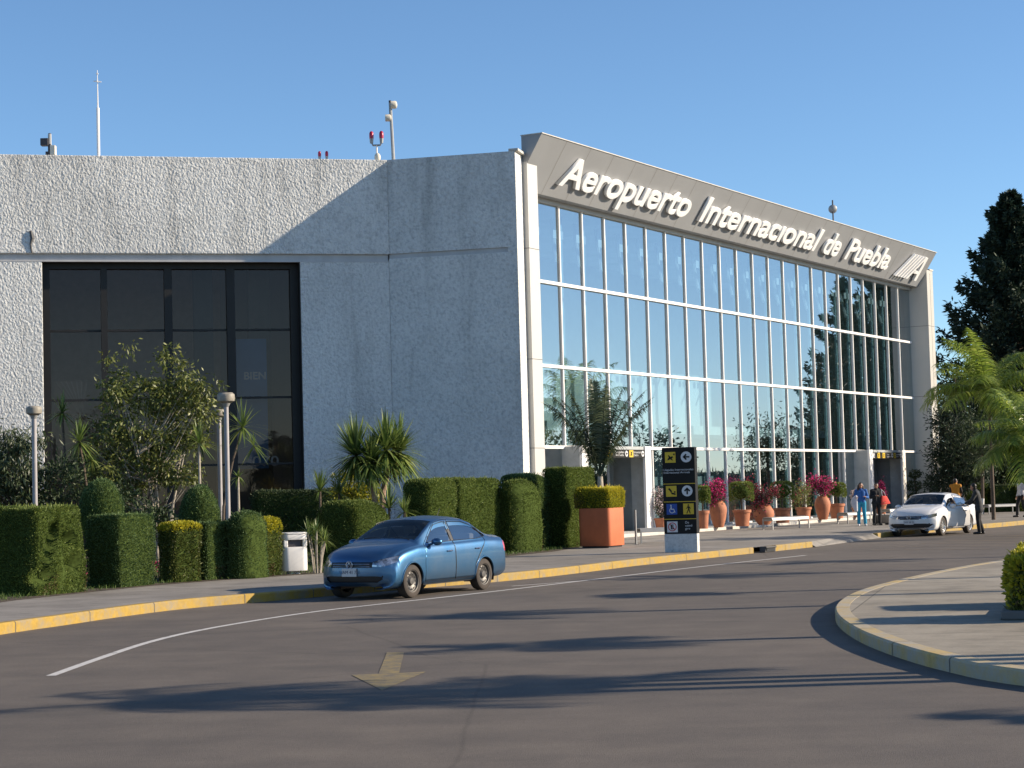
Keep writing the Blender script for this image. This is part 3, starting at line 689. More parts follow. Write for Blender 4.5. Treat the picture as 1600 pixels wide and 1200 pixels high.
    sw.tube([T @ Vector((-.17, 0, 0)), T @ Vector((.17, 0, 0))], .02, 5); sw.tube([T @ Vector((0, 0, 0)), (.7, .36, .78)], .03, 6); part('steering_wheel', sw, M['plastic'], t, True)
    # mirrors and wipers
    for s_ in (1, -1):
        mm = MB().ball((0, 0, 0), (.075, .115, .072), 14); mm.v = [(a*(1 if a > 0 else .55)+sp['mir'][0], s_*(b+sp['mir'][1]), c+sp['mir'][2]) for a, b, c in mm.v]
        mm.tube([(sp['mir'][0], s_*(sp['mir'][1]-.08), sp['mir'][2]-.03), (sp['mir'][0]+.03, s_*(sp['mir'][1]-.19), sp['mir'][2]-.06)], .025, 6)
        part('wing_mirror', mm, sp['mirmat'], t, True)
    wp = MB()
    for y0, y1 in ((.55, .02), (.0, -.5)): wp.tube([(sp['screen'][0]+.02, y0, sp['cowl']+.01), (sp['screen'][0]-.08, (y0+y1)/2, sp['cowl']+.055), (sp['screen'][0]-.04, y1, sp['cowl']+.035)], .008, 5)
    part('wiper', wp, M['plastic'], t)
    part('aerial', MB().tube([(-.9, 0, sp['roofz']-.03), (-1.02, 0, sp['roofz']+.14)], [.008, .003], 5), M['plastic'], t)
    # wheels
    r = sp['wr']
    for a in ax:
        for s_ in (1, -1):
            w = MB().lathe([(r*.66, -.085), (r*.70, -.098), (r*.9, -.10), (r*.975, -.085), (r, -.05), (r, .05), (r*.975, .085), (r*.9, .10), (r*.70, .098), (r*.66, .085)], 40)
            rot = Matrix.Rotation(R(-90*s_), 4, 'X'); w.v = [tuple(rot @ Vector(q)) for q in w.v]
            wo = part('wheel', w, M['tyre'], t, True); wo.location = (a, s_*(sp['half']-.115), r)
            rm = MB(); rm.lathe([(r*.68, -.06), (r*.69, .09), (r*.64, .085), (r*.61, .05), (r*.58, .045)], 40)
            if sp['rim'] == 'steel':
                rm.lathe([(r*.58, .045), (r*.47, .058), (r*.40, .05), (r*.30, .035), (r*.24, .06), (r*.20, .075), (0.001, .078)], 40)
                hm = MB()
                for i in range(12):
                    c = 2*math.pi*i/12; T2 = Matrix.Rotation(c, 4, 'Z') @ Matrix.Translation((r*.48, 0, .060)); hm.lathe([(.0001, 0), (.018, 0), (.018, -.01)], 10, T=T2)
                hm.v = [tuple(rot @ Vector(q)) for q in hm.v]
            else:
                hm = None; rm.lathe([(r*.16, .03), (r*.15, .075), (0.001, .08)], 20); rm.lathe([(r*.6, -.03), (.001, -.035)], 24)
                for i in range(10):
                    c = 2*math.pi*(i+.0)/10; T2 = Matrix.Rotation(c, 4, 'Z'); rm.box(r*.12, r*.63, -.012, .012+.012*(i % 2), .045, .072, T=T2)
            rm.v = [tuple(rot @ Vector(q)) for q in rm.v]
            ro = part('rim', rm, M['rim_dark'] if sp['rim'] == 'steel' else M['rim_light'], wo, True)
            if hm: part('vent_hole', hm, M['plastic'], wo)
    return t, doors

POLO = [  # x, zs, ys, yw, zw, yb, zb, yr, zr, zt, dx
 (2.02, .19, .50, .58, .22, .56, .235, .40, .24, .245, .14), (2.08, .185, .60, .71, .26, .69, .30, .54, .315, .325, .22), (2.10, .185, .66, .77, .36, .735, .44, .60, .465, .475, .27),
 (2.095, .19, .69, .80, .44, .745, .555, .60, .60, .615, .30), (2.06, .19, .71, .815, .50, .74, .64, .60, .70, .72, .31), (2.00, .19, .73, .825, .54, .735, .70, .60, .765, .79, .29),
 (1.82, .19, .75, .835, .58, .745, .79, .62, .855, .885, .16), (1.5, .19, .78, .845, .61, .765, .87, .64, .935, .97, .04), (1.2, .20, .785, .85, .62, .775, .915, .66, .985, 1.015, 0), (1.03, .20, .785, .85, .63, .78, .935, .68, 1.0, 1.035, 0),
 (.92, .20, .785, .85, .63, .78, .94, .685, 1.045, 1.075, 0), (.5, .20, .785, .85, .63, .78, .95, .63, 1.245, 1.285, 0), (.2, .20, .785, .85, .63, .78, .955, .59, 1.365, 1.415, 0), (-.05, .20, .785, .85, .63, .78, .958, .58, 1.395, 1.452, 0),
 (-.4, .20, .785, .85, .63, .78, .965, .575, 1.405, 1.468, 0), (-.8, .20, .785, .85, .63, .78, .972, .57, 1.385, 1.452, 0), (-1.15, .205, .785, .85, .63, .78, .98, .565, 1.31, 1.375, 0), (-1.45, .21, .78, .848, .63, .775, .985, .57, 1.18, 1.235, 0),
 (-1.72, .22, .77, .845, .63, .765, .985, .60, 1.07, 1.10, 0), (-1.9, .23, .76, .84, .62, .755, .98, .63, 1.04, 1.068, .02), (-2.12, .24, .74, .83, .61, .74, .965, .62, 1.025, 1.055, .06), (-2.21, .25, .72, .82, .60, .725, .93, .61, .985, 1.01, .11),
 (-2.24, .25, .70, .81, .56, .72, .82, .60, .86, .88, .14), (-2.29, .26, .68, .80, .50, .72, .64, .60, .67, .68, .16), (-2.28, .26, .64, .77, .38, .70, .44, .58, .455, .46, .18), (-2.22, .27, .55, .62, .30, .60, .31, .45, .315, .32, .14)]
POLO_SP = dict(axles=(1.276, -1.276), wr=.302, arch=.348, half=.845, paint=None, nose=1.60, noseX=2.105, tailX=2.29, roofz=1.465,
 door_f=[(.84, .275), (.86, .62), (.80, .96), (.24, 1.345), (-.02, 1.385), (-.208, 1.39), (-.210, .275)], door_r=[(-.216, .275), (-.214, 1.39), (-.75, 1.378), (-1.10, 1.30), (-1.36, 1.14), (-1.36, .96), (-1.10, .70), (-.93, .5), (-.93, .275)],
 win_f=[(.70, .985), (.24, 1.305), (-.02, 1.345), (-.145, 1.355), (-.165, .985)], win_r=[(-.265, .99), (-.25, 1.355), (-.75, 1.342), (-1.06, 1.27), (-1.44, 1.075), (-1.45, 1.03), (-1.0, .995)],
 screen=(.93, .235), rear=(-1.16, -1.70), front=[(9, [(-.1, .605), (.52, .605), (.52, .613), (-.1, .613)]), (5, [(.43, .59), (.43, .675), (.60, .735), (.79, .785), (.80, .67), (.66, .60)]), (6, [(-.1, .575), (.43, .575), (.43, .675), (-.1, .69)]), (7, [(-.1, .315), (.52, .315), (.61, .36), (.62, .425), (-.1, .425)])],
 tail=[(-2.02, .86), (-2.05, .72), (-2.4, .72), (-2.4, .93), (-2.06, .93)], handles=(.02, -1.02), hz=.80, bars=(.60, .645), barw=.40, emb_z=.635, plate_z=.50, cowl=1.04, mir=(.60, .93, .99), rim='steel', plate='UAM 41 73')
JET = [tuple([a[0]*1.055 if abs(a[0]) > 1.0 else a[0]] + [a[1]] + [a[2]*1.045, a[3]*1.045, a[4], a[5]*1.045, a[6], a[7]*1.04, a[8]*.992, a[9]*.99, a[10]]) for a in POLO]
JET_SP = dict(POLO_SP); JET_SP.update(axles=(1.325, -1.325), wr=.318, arch=.362, half=.885, noseX=2.22, tailX=2.42, roofz=1.45, rim='alloy', sunroof=(.05, -.45), plate='TXR 58 21', handles=(.02, -1.05),
 door_f=[(.88, .285), (.90, .62), (.82, .96), (.24, 1.335), (-.02, 1.375), (-.208, 1.38), (-.210, .285)], door_r=[(-.216, .285), (-.214, 1.38), (-.75, 1.368), (-1.12, 1.285), (-1.40, 1.12), (-1.40, .96), (-1.14, .72), (-.96, .5), (-.96, .285)],
 win_f=[(.72, .985), (.24, 1.295), (-.02, 1.335), (-.145, 1.345), (-.165, .985)], win_r=[(-.265, .99), (-.25, 1.345), (-.75, 1.332), (-1.08, 1.255), (-1.46, 1.065), (-1.47, 1.03), (-1.0, .995)], rear=(-1.2, -1.78),
 front=[(5, [(.42, .585), (.42, .675), (.60, .715), (.84, .765), (.84, .67), (.66, .60)]), (6, [(-.1, .575), (.41, .575), (.41, .685), (-.1, .695)]), (7, [(-.1, .29), (.60, .29), (.78, .41), (.60, .43), (-.1, .41)]), (9, [(-.1, .255), (.62, .255), (.80, .30), (.80, .315), (.62, .28), (-.1, .28)])],
 bars=(.60, .63, .665), barw=.38, plate_z=.475, mir=(.62, .97, .98))

# ------------------------------------------------------------------ people
def cap(mb, p, q, a, b=None, n=12):
    b = a if b is None else b; p, q = Vector(p), Vector(q); k = 5
    mb.tube([p.lerp(q, i/k) for i in range(k+1)], [a+(b-a)*i/k for i in range(k+1)], n); mb.ball(p, a, n); mb.ball(q, b, n)
def remesh(name, mb, mats, parent, vox, smooth=4, cut=None):
    me = mb.mesh(name, mats); o = mk(name, me); md = o.modifiers.new('r', 'REMESH'); md.mode = 'VOXEL'; md.voxel_size = vox; md.use_smooth_shade = True
    s = o.modifiers.new('s', 'SMOOTH'); s.iterations = smooth; s.factor = .5
    bpy.context.view_layer.update(); dg = bpy.context.evaluated_depsgraph_get(); m2 = bpy.data.meshes.new_from_object(o.evaluated_get(dg)); bpy.data.objects.remove(o); m2.name = name
    if not len(m2.materials):
        for q in mats: m2.materials.append(q)
    return mk(name, m2, parent)
def person(label, loc, rz, J=None, skin='skin', top='c_black', bottom='c_black', hair='short', shoe='shoe', jacket=None, z=.15, scale=1., group=None, vest=None, coat_len=0, long_hair=False):
    """faces local -Y; joints can be overridden in J"""
    t = thing('person', label, 'person', (loc[0], loc[1], z), rz, group); t.scale = (scale,)*3
    K = dict(pel=(0, 0, .95), sp=(0, -.01, 1.13), ch=(0, 0, 1.32), nk=(0, .01, 1.47), hd=(0, -.015, 1.60),
             hipL=(.095, 0, .92), kneL=(.11, -.02, .50), ankL=(.115, .02, .09), toeL=(.13, -.15, .035), hipR=(-.095, 0, .92), kneR=(-.11, -.02, .50), ankR=(-.115, .02, .09), toeR=(-.13, -.15, .035),
             shL=(.185, .01, 1.40), elL=(.25, .04, 1.13), wrL=(.27, -.04, .90), shR=(-.185, .01, 1.40), elR=(-.25, .04, 1.13), wrR=(-.27, -.04, .90))
    if J: K.update(J)
    K = {k: Vector(v) for k, v in K.items()}
    def legs(mb, g=0, upto=1.0):
        for s in 'LR':
            cap(mb, K['hip'+s], K['kne'+s], .088+g, .060+g); an = K['kne'+s].lerp(K['ank'+s], upto); cap(mb, K['kne'+s], an, .058+g, .042+g*1.6)
    def torso(mb, g=0):
        for p, q, a, b in ((K['pel'], K['sp'], .115, .105), (K['sp'], K['ch'], .105, .125)):
            for dx in (-.055, .055): cap(mb, p+Vector((dx, 0, 0)), q+Vector((dx*1.15, 0, 0)), a*.86+g, b*.86+g)
        cap(mb, K['shL'], K['shR'], .058+g, .058+g); cap(mb, K['ch'], K['nk'], .09+g, .06+g)
        for s in 'LR': cap(mb, K['pel'], K['hip'+s], .10+g, .09+g)
    def arms(mb, g=0, upto=1.0):
        for s in 'LR':
            cap(mb, K['sh'+s], K['el'+s], .050+g, .040+g); cap(mb, K['el'+s], K['el'+s].lerp(K['wr'+s], upto), .038+g, .028+g)
    b = MB(); legs(b); torso(b); arms(b)
    cap(b, K['nk'], K['hd']-Vector((0, 0, .06)), .052, .05)
    hd = K['hd']; hz = K.get('face', Vector((0, -1, 0))); hz = hz.normalized(); sx = hz.cross(Vector((0, 0, 1))).normalized()
    b.ball(hd+Vector((0, 0, .02)), (.078, .092, .10), 18); b.ball(hd+hz*.02-Vector((0, 0, .055)), (.058, .068, .062), 14)
    b.ball(hd+hz*.098-Vector((0, 0, .022)), (.014, .018, .024), 8)
    for s in (-1, 1): b.ball(hd+sx*.08*s-Vector((0, 0, .012)), (.012, .022, .030), 8)
    for s in 'LR':     # feet and hands with five fingers
        cap(b, K['ank'+s]-Vector((0, 0, .03)), K['toe'+s], .045, .034)
        w = K['wr'+s]; d = (w-K['el'+s]).normalized(); sg = 1 if s == 'L' else -1; a = d.cross(Vector((0, 0, 1)) if abs(d.z) < .8 else Vector((1, 0, 0))).normalized(); c = d.cross(a).normalized()
        if c.y > 0: c = -c
        pal = w+d*.085; side = a
        for o in (-.026, 0, .026): cap(b, w+side*o*.6, pal+side*o, .018, .015, 8)
        for i, (o, l) in enumerate(((-.033, .062), (-.011, .075), (.011, .070), (.033, .055))):
            p0 = pal+side*o; p1 = p0+d*l*.5+c*.008; p2 = p1+(d*.8+c*.6)*l*.5; cap(b, p0, p1, .0095, .009, 6); cap(b, p1, p2, .009, .008, 6)
        th = w+d*.03+side*(-.03); cap(b, th, th+(d*.6-side*.6+c*.5)*.045, .012, .010, 6); cap(b, th+(d*.6-side*.6+c*.5)*.045, th+(d*1.2-side*.7+c*.9)*.06, .010, .0085, 6)
    body = remesh('body', b, [M[skin]], t, .0075, 3)
    f = MB()
    for s in (-1, 1): f.ball(hd+hz*.083+sx*.031*s+Vector((0, 0, .012)), (.012, .010, .008), 8)
    part('eyes', f, M['eye'], t, True); part('mouth', MB().ball(hd+hz*.082-Vector((0, 0, .062)), (.022, .012, .007), 8), M['lip'], t, True)
    h = MB(); h.ball(hd-hz*.018+Vector((0, 0, .045)), (.088, .098, .092), 16); h.ball(hd-hz*.045-Vector((0, 0, .02)), (.078, .065, .09), 14)
    if long_hair:
        for s in (-1, 0, 1): cap(h, hd-hz*.02+sx*.075*s, hd-hz*.015+sx*.11*s-Vector((0, 0, .19)), .055, .050)
    part('hair', h, M['hair'], t, True) if False else remesh('hair', h, [M['hair']], t, .012, 3)
    tr = MB(); legs(tr, .016, .93)
    for s in 'LR': cap(tr, K['pel'], K['hip'+s], .118, .108)
    remesh('trousers', tr, [M[bottom]], t, .013, 4)
    tp = MB(); torso(tp, .016); arms(tp, .014, .90 if not vest else .35)
    remesh('top', tp, [M[top]], t, .013, 4)
    if jacket or vest:
        jk = MB(); torso(jk, .030)
        if jacket: arms(jk, .024, .94)
        if coat_len:
            for dx in (-.08, .08): cap(jk, K['pel']+Vector((dx, 0, 0)), K['pel']+Vector((dx*1.3, 0, -coat_len)), .125, .13)
        remesh('jacket' if jacket else 'vest', jk, [M[jacket or vest]], t, .014, 4)
    for s in 'LR':
        sh = MB(); cap(sh, K['ank'+s]-Vector((0, -.02, .04)), K['toe'+s]+Vector((0, -.01, .004)), .052, .042); 
        sh.v = [(a, b_, max(c, .001)) for a, b_, c in sh.v]; remesh('shoe', sh, [M[shoe]], t, .012, 3)
    return t, K
# ------------------------------------------------------------------ ground, road, pavements
def sheet(name, poly, z, mat, parent=None):
    mb = MB(); n = len(poly); mb.add([(p[0], p[1], z) for p in poly], [tuple(range(n))]); return struct(name, mb, mat, parent=parent)
sheet('ground', [(-1500, -1500), (1500, -1500), (1500, 3000), (-1500, 3000)], -.02, M['dry'])
sheet('road', [(-60, -40), (130, -40), (130, 210), (-60, 210)], 0, M['asphalt'])
def smooth_line(pts, sub=6):
    P = [Vector((p[0], p[1], 0)) for p in pts]; out = []
    for i in range(len(P)-1):
        a, b, c, d = P[max(i-1, 0)], P[i], P[i+1], P[min(i+2, len(P)-1)]
        for k in range(sub):
            t = k/sub; out.append(.5*((2*b)+(c-a)*t+(2*a-5*b+4*c-d)*t*t+(3*b-a-3*c+d)*t**3))
    out.append(P[-1]); return out
def offset(L, d):
    r = []
    for i, p in enumerate(L):
        t = (L[min(i+1, len(L)-1)]-L[max(i-1, 0)]).normalized(); r.append(p+Vector((-t.y, t.x, 0))*d)
    return r
KL = smooth_line([(-15, -6), (-10.9, 12), (-9.1, 21.5), (-7.62, 28.1), (-7.07, 30.0), (-6.49, 32.0), (-5.72, 33.8), (-4.55, 35.3), (-2.4, 38.1), (-.11, 40.9), (1.33, 43.45), (3.01, 47.0), (4.87, 50.2), (6.1, 52.3), (7.37, 54.4), (8.72, 56.75)])
KR = smooth_line([(12.0, 63.9), (13.1, 66.1), (14.6, 68.6), (16.7, 71.4), (19.8, 75.9), (26, 87), (40, 114), (70, 168)])
def wall_strip(name, L, w, h, mat, z=0., lip=.0):
    """kerb: outer road edge L, width w to the left, height h; joints every ~2 m"""
    mb = MB(); I = offset(L, w); O2 = offset(L, .02); n = len(L)
    prof = lambda i: [(L[i].x, L[i].y, z), (L[i].x, L[i].y, z+h-.025), (O2[i].x, O2[i].y, z+h), (I[i].x, I[i].y, z+h), (I[i].x, I[i].y, z)]
    for i in range(n-1):
        mb.add(prof(i)+prof(i+1), [(0, 5, 6, 1), (1, 6, 7, 2), (2, 7, 8, 3), (3, 8, 9, 4)])
    acc = 0.; nxt = 1.0
    for i in range(n-1):
        sl_ = (L[i+1]-L[i]).length; tt = (L[i+1]-L[i]).normalized(); nn_ = Vector((-tt.y, tt.x, 0))
        while nxt < acc+sl_:
            c = L[i]+tt*(nxt-acc); a0, a1 = c-nn_*.004-tt*.009, c+nn_*(w+.002)-tt*.009; b0, b1 = a0+tt*.018, a1+tt*.018; zt = z+h+.0025
            mb.add([(a0.x, a0.y, z), (b0.x, b0.y, z), (b0.x, b0.y, zt-.024), (a0.x, a0.y, zt-.024), (a0.x+nn_.x*.025, a0.y+nn_.y*.025, zt), (b0.x+nn_.x*.025, b0.y+nn_.y*.025, zt), (b1.x, b1.y, zt), (a1.x, a1.y, zt)], [(0, 1, 2, 3), (3, 2, 5, 4), (4, 5, 6, 7)], 1); nxt += rng.uniform(1.6, 2.4)
        acc += sl_
    mb.add(prof(0), [(0, 1, 2, 3, 4)]); mb.add(prof(n-1), [(4, 3, 2, 1, 0)])
    return struct(name, mb, [mat, M['seam']])
KLm = [p for p in KL if p.y < 53.2]
wall_strip('kerb', KLm, .17, .165, M['kerb']); KL2 = [p for p in KL if p.y > 53.9]; wall_strip('kerb', KL2, .17, .165, M['kerb']); wall_strip('kerb', KR, .17, .165, M['kerb'])
# pavement between kerb and building, with a dropped crossing between the two kerb runs
BACK = [(75, 190), (-60, 190), (-60, -10)]
iL, iR = offset(KL, .17), offset(KR, .17)
poly = [(p.x, p.y) for p in iL]+[(10.2, 60.9)]+[(p.x, p.y) for p in iR]
pm = MB(); V = [(x, y, .152) for x, y in poly]+[(x, y, .152) for x, y in BACK]; pm.add(V, [tuple(range(len(V)))])
a, b = iL[-1], iR[0]; a2, b2 = KL[-1], KR[0]
pm.add([(a.x, a.y, .152), (10.2, 60.9, .152), (b.x, b.y, .152), (b2.x+.1, b2.y, .006), (a2.x+.1, a2.y, .006)], [(0, 4, 3, 2, 1)])
struct('pavement', pm, M['pave'])
# dark wedge side of the ramp and the storm drain mouth
def drain(p, label):
    t = thing('storm_drain', label, 'drain', (p[0], p[1], 0), HROT-.05, 'storm drain inlets in the kerb')
    m = MB().box(-.34, .34, .0, .18, .0, .17).box(-.34, .34, -.04, .0, .12, .17); part('inlet_block', m, simple('weathered_drain_concrete', (.10, .095, .09), .9), t, bevel=.02)
    part('inlet_mouth', MB().box(-.26, .26, -.012, .0, .02, .11), M['plastic'], t); return t
drain((7.06, 53.55), 'dark concrete drain inlet in the yellow kerb right of the sign totem')
drain((17.05, 72.0), 'dark concrete drain inlet in the yellow kerb behind the man at the white car')
# garden bed
bed = [(-9.9, 30.5), (-9.15, 35.1), (-8.35, 37.4), (-7.5, 39.6), (-6.4, 41.3), (-5.0, 42.9), (-3.6, 44.6), (-2.2, 47.2), (-.6, 50.6), (1.0, 54.3), (1.9, 57.6), (1.2, 60.5), (-1.2, 63.2), (-4.3, 65.2), (-17.2, 62.4), (-30, 59), (-30, 30)]
sheet('garden_bed', bed, .158, M['soil'])
# lawn (uncountable)
gp = np.array([(rng.uniform(-13, 2), rng.uniform(32, 60)) for _ in range(60000)]); gp = gp[in_poly(gp, [(-9.9, 30.5), (-9.2, 35.1), (-8.4, 37.4), (-7.55, 39.6), (-6.45, 41.3), (-5.05, 42.9), (-3.65, 44.6), (-2.25, 47.2), (-.65, 50.6), (.9, 54.3), (1.7, 57.4), (-14, 60), (-14, 32)])]
go = leaves('grass', np.c_[gp, np.full(len(gp), .158)], .09, M['L_grass'], None, np.tile([0, 0, 1.], (len(gp), 1)), None, .14, .4); go['kind'] = 'stuff'; go['label'] = 'short green grass growing between and behind the clipped hedges'; go['category'] = 'grass'
# island on the right
IS = smooth_line([(40, 95), (24, 66), (16.5, 52.5), (11.0, 42.3), (8.82, 38.4), (7.05, 34.8), (5.62, 31.4), (4.75, 28.5), (4.28, 26.0), (4.05, 23.3), (4.05, 21.0), (4.22, 19.06), (4.62, 17.5), (6.2, 14.5), (10, 10.2), (18, 5), (34, -1), (60, -6)])
wall_strip('kerb', IS, .20, .15, M['kerb_worn']); iI = offset(IS, .20)
sheet('island_pavement', [(p.x, p.y) for p in iI]+[(60, 95)], .146, M['pave_island'])
# road markings
def ribbon(name, pts, w, mat, z=.004):
    L = smooth_line(pts, 5); A, B = offset(L, w/2), offset(L, -w/2); mb = MB(); n = len(L)
    mb.add([(p.x, p.y, z) for p in A]+[(p.x, p.y, z) for p in B], [(i, n+i, n+i+1, i+1) for i in range(n-1)]); return struct(name, mb, mat)
ribbon('lane_line', [(-5.17, 21.3), (-5.11, 23.3), (-4.98, 25.8), (-4.67, 27.8), (-4.06, 29.9), (-3.27, 31.87), (-2.32, 33.5), (-1.2, 35.3), (-.11, 37.19), (1.6, 40.3), (4.4, 45.36), (7.57, 50.5)], .115, M['line'])
ribbon('bay_line', [(-.11, 38.4), (1.3, 39.8)], .09, M['line'], .0045)
ribbon('faint_lane_line', [(5.6, 41.8), (9.3, 47.8)], .12, M['hatch'])
struct('road_arrow', MB().add([(x, y, .004) for x, y in ((-1.59, 23.2), (-1.38, 23.15), (-1.28, 20.5), (-1.00, 20.57), (-1.34, 18.75), (-1.78, 20.43), (-1.50, 20.5))], [(6, 5, 4, 3, 2, 1, 0)]), M['arrow'])
cx = MB()
for i in range(7):
    p = Vector((9.6+i*1.15, 53.0+i*2.0, 0)); d = Vector((.86, -.5, 0))*3.6; e = Vector((.5, .86, 0))*.45
    cx.add([tuple(q+Vector((0, 0, .004))) for q in (p, p+d, p+d+e, p+e)], [(0, 1, 2, 3)])
struct('crossing_marking', cx, M['hatch'])

# ------------------------------------------------------------------ concrete wing
KW = .975; ZW = 1.9*(1-KW); CX, CY = -4.152*KW, 66.3*KW
A1, A2 = math.atan2(.23853, .97113), math.atan2(-.24362, .96987)
wing = thing('terminal_building', 'long grey roughcast concrete wing with a tall dark recessed window', 'building', (CX, CY, ZW), A1); wing.scale = (KW,)*3
WH = 13.51; rec = .12
wl = MB()
# upper panel (0.12 m proud), lower left and lower right of window: local x along wall, y inwards
wl.box(-45, 0, -.05, .9, 10.20, WH)
part('wall', wl, M['rough'], wing, bevel=.03)
part('wall', MB().box(-45, -11.70, 0, .9, 0, 9.97), M['rough'], wing, bevel=.03)
part('wall', MB().box(-3.12, 0, 0, .9, 0, 9.97), M['rough'], wing, bevel=.03)
part('string_course', MB().box(-45, -.02, .07, .85, 9.97, 10.20).box(-45, -.02, -.01, .07, 9.93, 9.99), M['band'], wing)
# angled end panel
T2 = Matrix.Rotation(A2-A1, 4, 'Z')
wb = MB().box(0.0, 4.60, .0, 1.1, 10.22, WH-.0, T=T2).box(4.27, 4.60, 0, 1.1, 10.05, 10.22, T=T2).box(0.0, 4.60, .0, 1.1, 0, 10.05, T=T2)
part('end_wall', wb, M['rough'], wing)
part('end_groove', MB().box(.0, 4.27, .06, .80, 10.05, 10.22, T=T2), M['band'], wing)
part('coping', MB().box(4.38, 4.72, -.02, 1.12, WH+.003, WH+.09, T=T2), M['coping'], wing, bevel=.01)
part('roof', MB().box(-45, -.3, .9, 30, 12.6, 12.75), M['band'], wing)
part('wall_crack', MB().tube([(-12.05, -.055, 10.95), (-12.0, -.06, 10.7), (-12.06, -.06, 10.5), (-12.02, -.055, 10.22)], [.05, .07, .035, .03], 5), M['seam'], wing)
# window
wf = thing('x', 'x', 'x'); bpy.data.objects.remove(wf)
FRM = MB().box(-11.70, -3.12, .45, .62, 9.74, 9.97)
for a, b in ((-11.70, -11.46), (-9.79, -9.58), (-7.68, -7.42), (-5.58, -5.30), (-3.40, -3.12)): FRM.box(a, b, .45, .75, .15, 9.74)
for z in (7.66, 5.33, 3.05):
    for a, b in ((-11.46, -9.79), (-9.58, -7.68), (-7.42, -5.58), (-5.30, -3.40)): FRM.box(a, b, .55, .70, z-.035, z+.035)
FRM.box(-3.13, -3.10, .0, .62, .15, 9.93); FRM.box(-11.73, -11.69, .02, .62, .15, 9.9)
win = part('window', FRM, M['dark_frame'], wing)
for a, b in ((-11.46, -9.79), (-9.58, -7.68), (-7.42, -5.58), (-5.30, -3.40)): part('pane', MB().add([(a, .62, .15), (b, .62, .15), (b, .62, 9.74), (a, .62, 9.74)], [(0, 1, 2, 3)]), M['glass_dark'], win)
rm = MB().box(-13, -2, 8.0, 8.1, .1, 11).box(-13, -12.9, .9, 8, .1, 11).box(-2.1, -2, .9, 8, .1, 11).box(-13, -2, .9, 8.1, 10.9, 11).box(-13, -2, .7, 8.1, .1, .16)
part('room', rm, M['room_dark'], wing)
part('column', MB().box(-4.65, -3.9, 2.2, 2.9, .16, 10.9), simple('taupe_column', (.16, .14, .11), .8), wing)
part('column', MB().box(-6.55, -5.9, 2.2, 2.9, .16, 10.9), simple('taupe_column_b', (.09, .09, .085), .8), wing)
pb = thing('reflection_panel', 'tan slatted panel behind the lower left of the dark window', 'panel', wing.matrix_world @ Vector((0, 0, 0)), A1)
pb.location = (CX, CY, ZW); pb.scale = (KW,)*3; m = MB().box(-11.35, -10.45, .85, .9, 4.6, 6.0)
part('board', m, simple('tan_board', (.30, .235, .185), .7), pb); m = MB()
for i in range(8):
    x = -11.5+i*.17; m.add([(max(-11.34, x), .84, 5.98), (max(-11.34, x)+.05, .84, 5.98), (min(x+1.0, -10.46), .84, 4.9), (min(x+.95, -10.5), .84, 4.9)], [(0, 1, 2, 3)])
part('light_stripe', m, simple('painted_light_stripe', (.40, .34, .28), .7), pb)  # pale diagonals imitate light between louvre shadows; panel stands in for a reflection
bn = thing('welcome_banner', 'dark blue banner with pale BIEN lettering hanging inside the window', 'banner', (CX, CY, ZW), A1); bn.scale = (KW,)*3
part('cloth', MB().box(-5.27, -4.2, .95, .98, 2.9, 7.38), M['banner'], bn)
def text_mesh(s, size, ext=.0, bold=0., bevel=0., align='LEFT', shear=0.):
    cu = bpy.data.curves.new('lettering', 'FONT'); cu.body = s; cu.size = size; cu.extrude = ext; cu.offset = bold; cu.bevel_depth = bevel; cu.align_x = align; cu.shear = shear; cu.resolution_u = 5; cu.bevel_resolution = 1; cu.space_line = .95
    to = bpy.data.objects.new('tmp', cu); COL.objects.link(to); bpy.context.view_layer.update()
    me = bpy.data.meshes.new_from_object(to.evaluated_get(bpy.context.evaluated_depsgraph_get())); bpy.data.objects.remove(to); me.name = 'lettering'; me.materials.clear(); return me
def text_part(s, mat, parent, M4, size, fit=None, **k):
    """M4 maps text plane (x right, y up, z towards reader) into the parent's space; fit = width"""
    me = text_mesh(s, size, **k); me.materials.append(mat)
    c = np.zeros(len(me.vertices)*3); me.vertices.foreach_get('co', c); c = c.reshape(-1, 3)
    if fit: c[:, 0] = (c[:, 0]-c[:, 0].min())/(np.ptp(c[:, 0]))*fit
    me.vertices.foreach_set('co', c.ravel()); me.transform(M4); me.update()
    return mk('lettering', me, parent)
FRONT = Matrix(((1, 0, 0, 0), (0, 0, -1, 0), (0, 1, 0, 0), (0, 0, 0, 1)))     # text in local x-z plane facing -y
text_part('BIEN', M['banner_txt'], bn, Matrix.Translation((-4.99, .94, 5.98)) @ FRONT, .36, fit=.75, bold=.008)
text_part('070', M['banner_txt'], bn, Matrix.Translation((-4.75, .94, 2.98)) @ FRONT, .5, fit=.9, bold=.004)

# ------------------------------------------------------------------ glass hall (local x along the facade, y inwards, z up)
HX, HY = 7.955, 79.0
hall = thing('terminal_building', 'glass fronted terminal hall with white mullions under a slanted grey name board', 'building', (HX, HY, 0), HROT)
S0, S1 = -15.6, 26.85
part('plinth', MB().box(S0, S1, -2.1, .25, .0, .27), M['coping'], hall, bevel=.02)
part('pier', MB().box(-16.26, -15.57, -1.0, -.9, .1, 13.0).box(-16.26, -15.57, -.9, .3, .1, 13.0), M['alu_pier'], hall)
part('pier', MB().box(26.85, 27.87, -1.0, .3, .1, 13.05), M['alu_pier'], hall)
part('pier_cap', MB().box(27.30, 27.92, -1.03, .1, 13.053, 13.13), M['coping'], hall)
for z in (3.3, 6.3, 10.05):
    part('panel_joint', MB().box(-16.265, -15.565, -1.004, .0, z, z+.02), M['seam'], hall); part('panel_joint', MB().box(26.845, 27.875, -1.004, .0, z, z+.02), M['seam'], hall)
part('panel_joint', MB().box(27.36, 27.39, -1.004, -.99, .1, 12.9), M['seam'], hall)
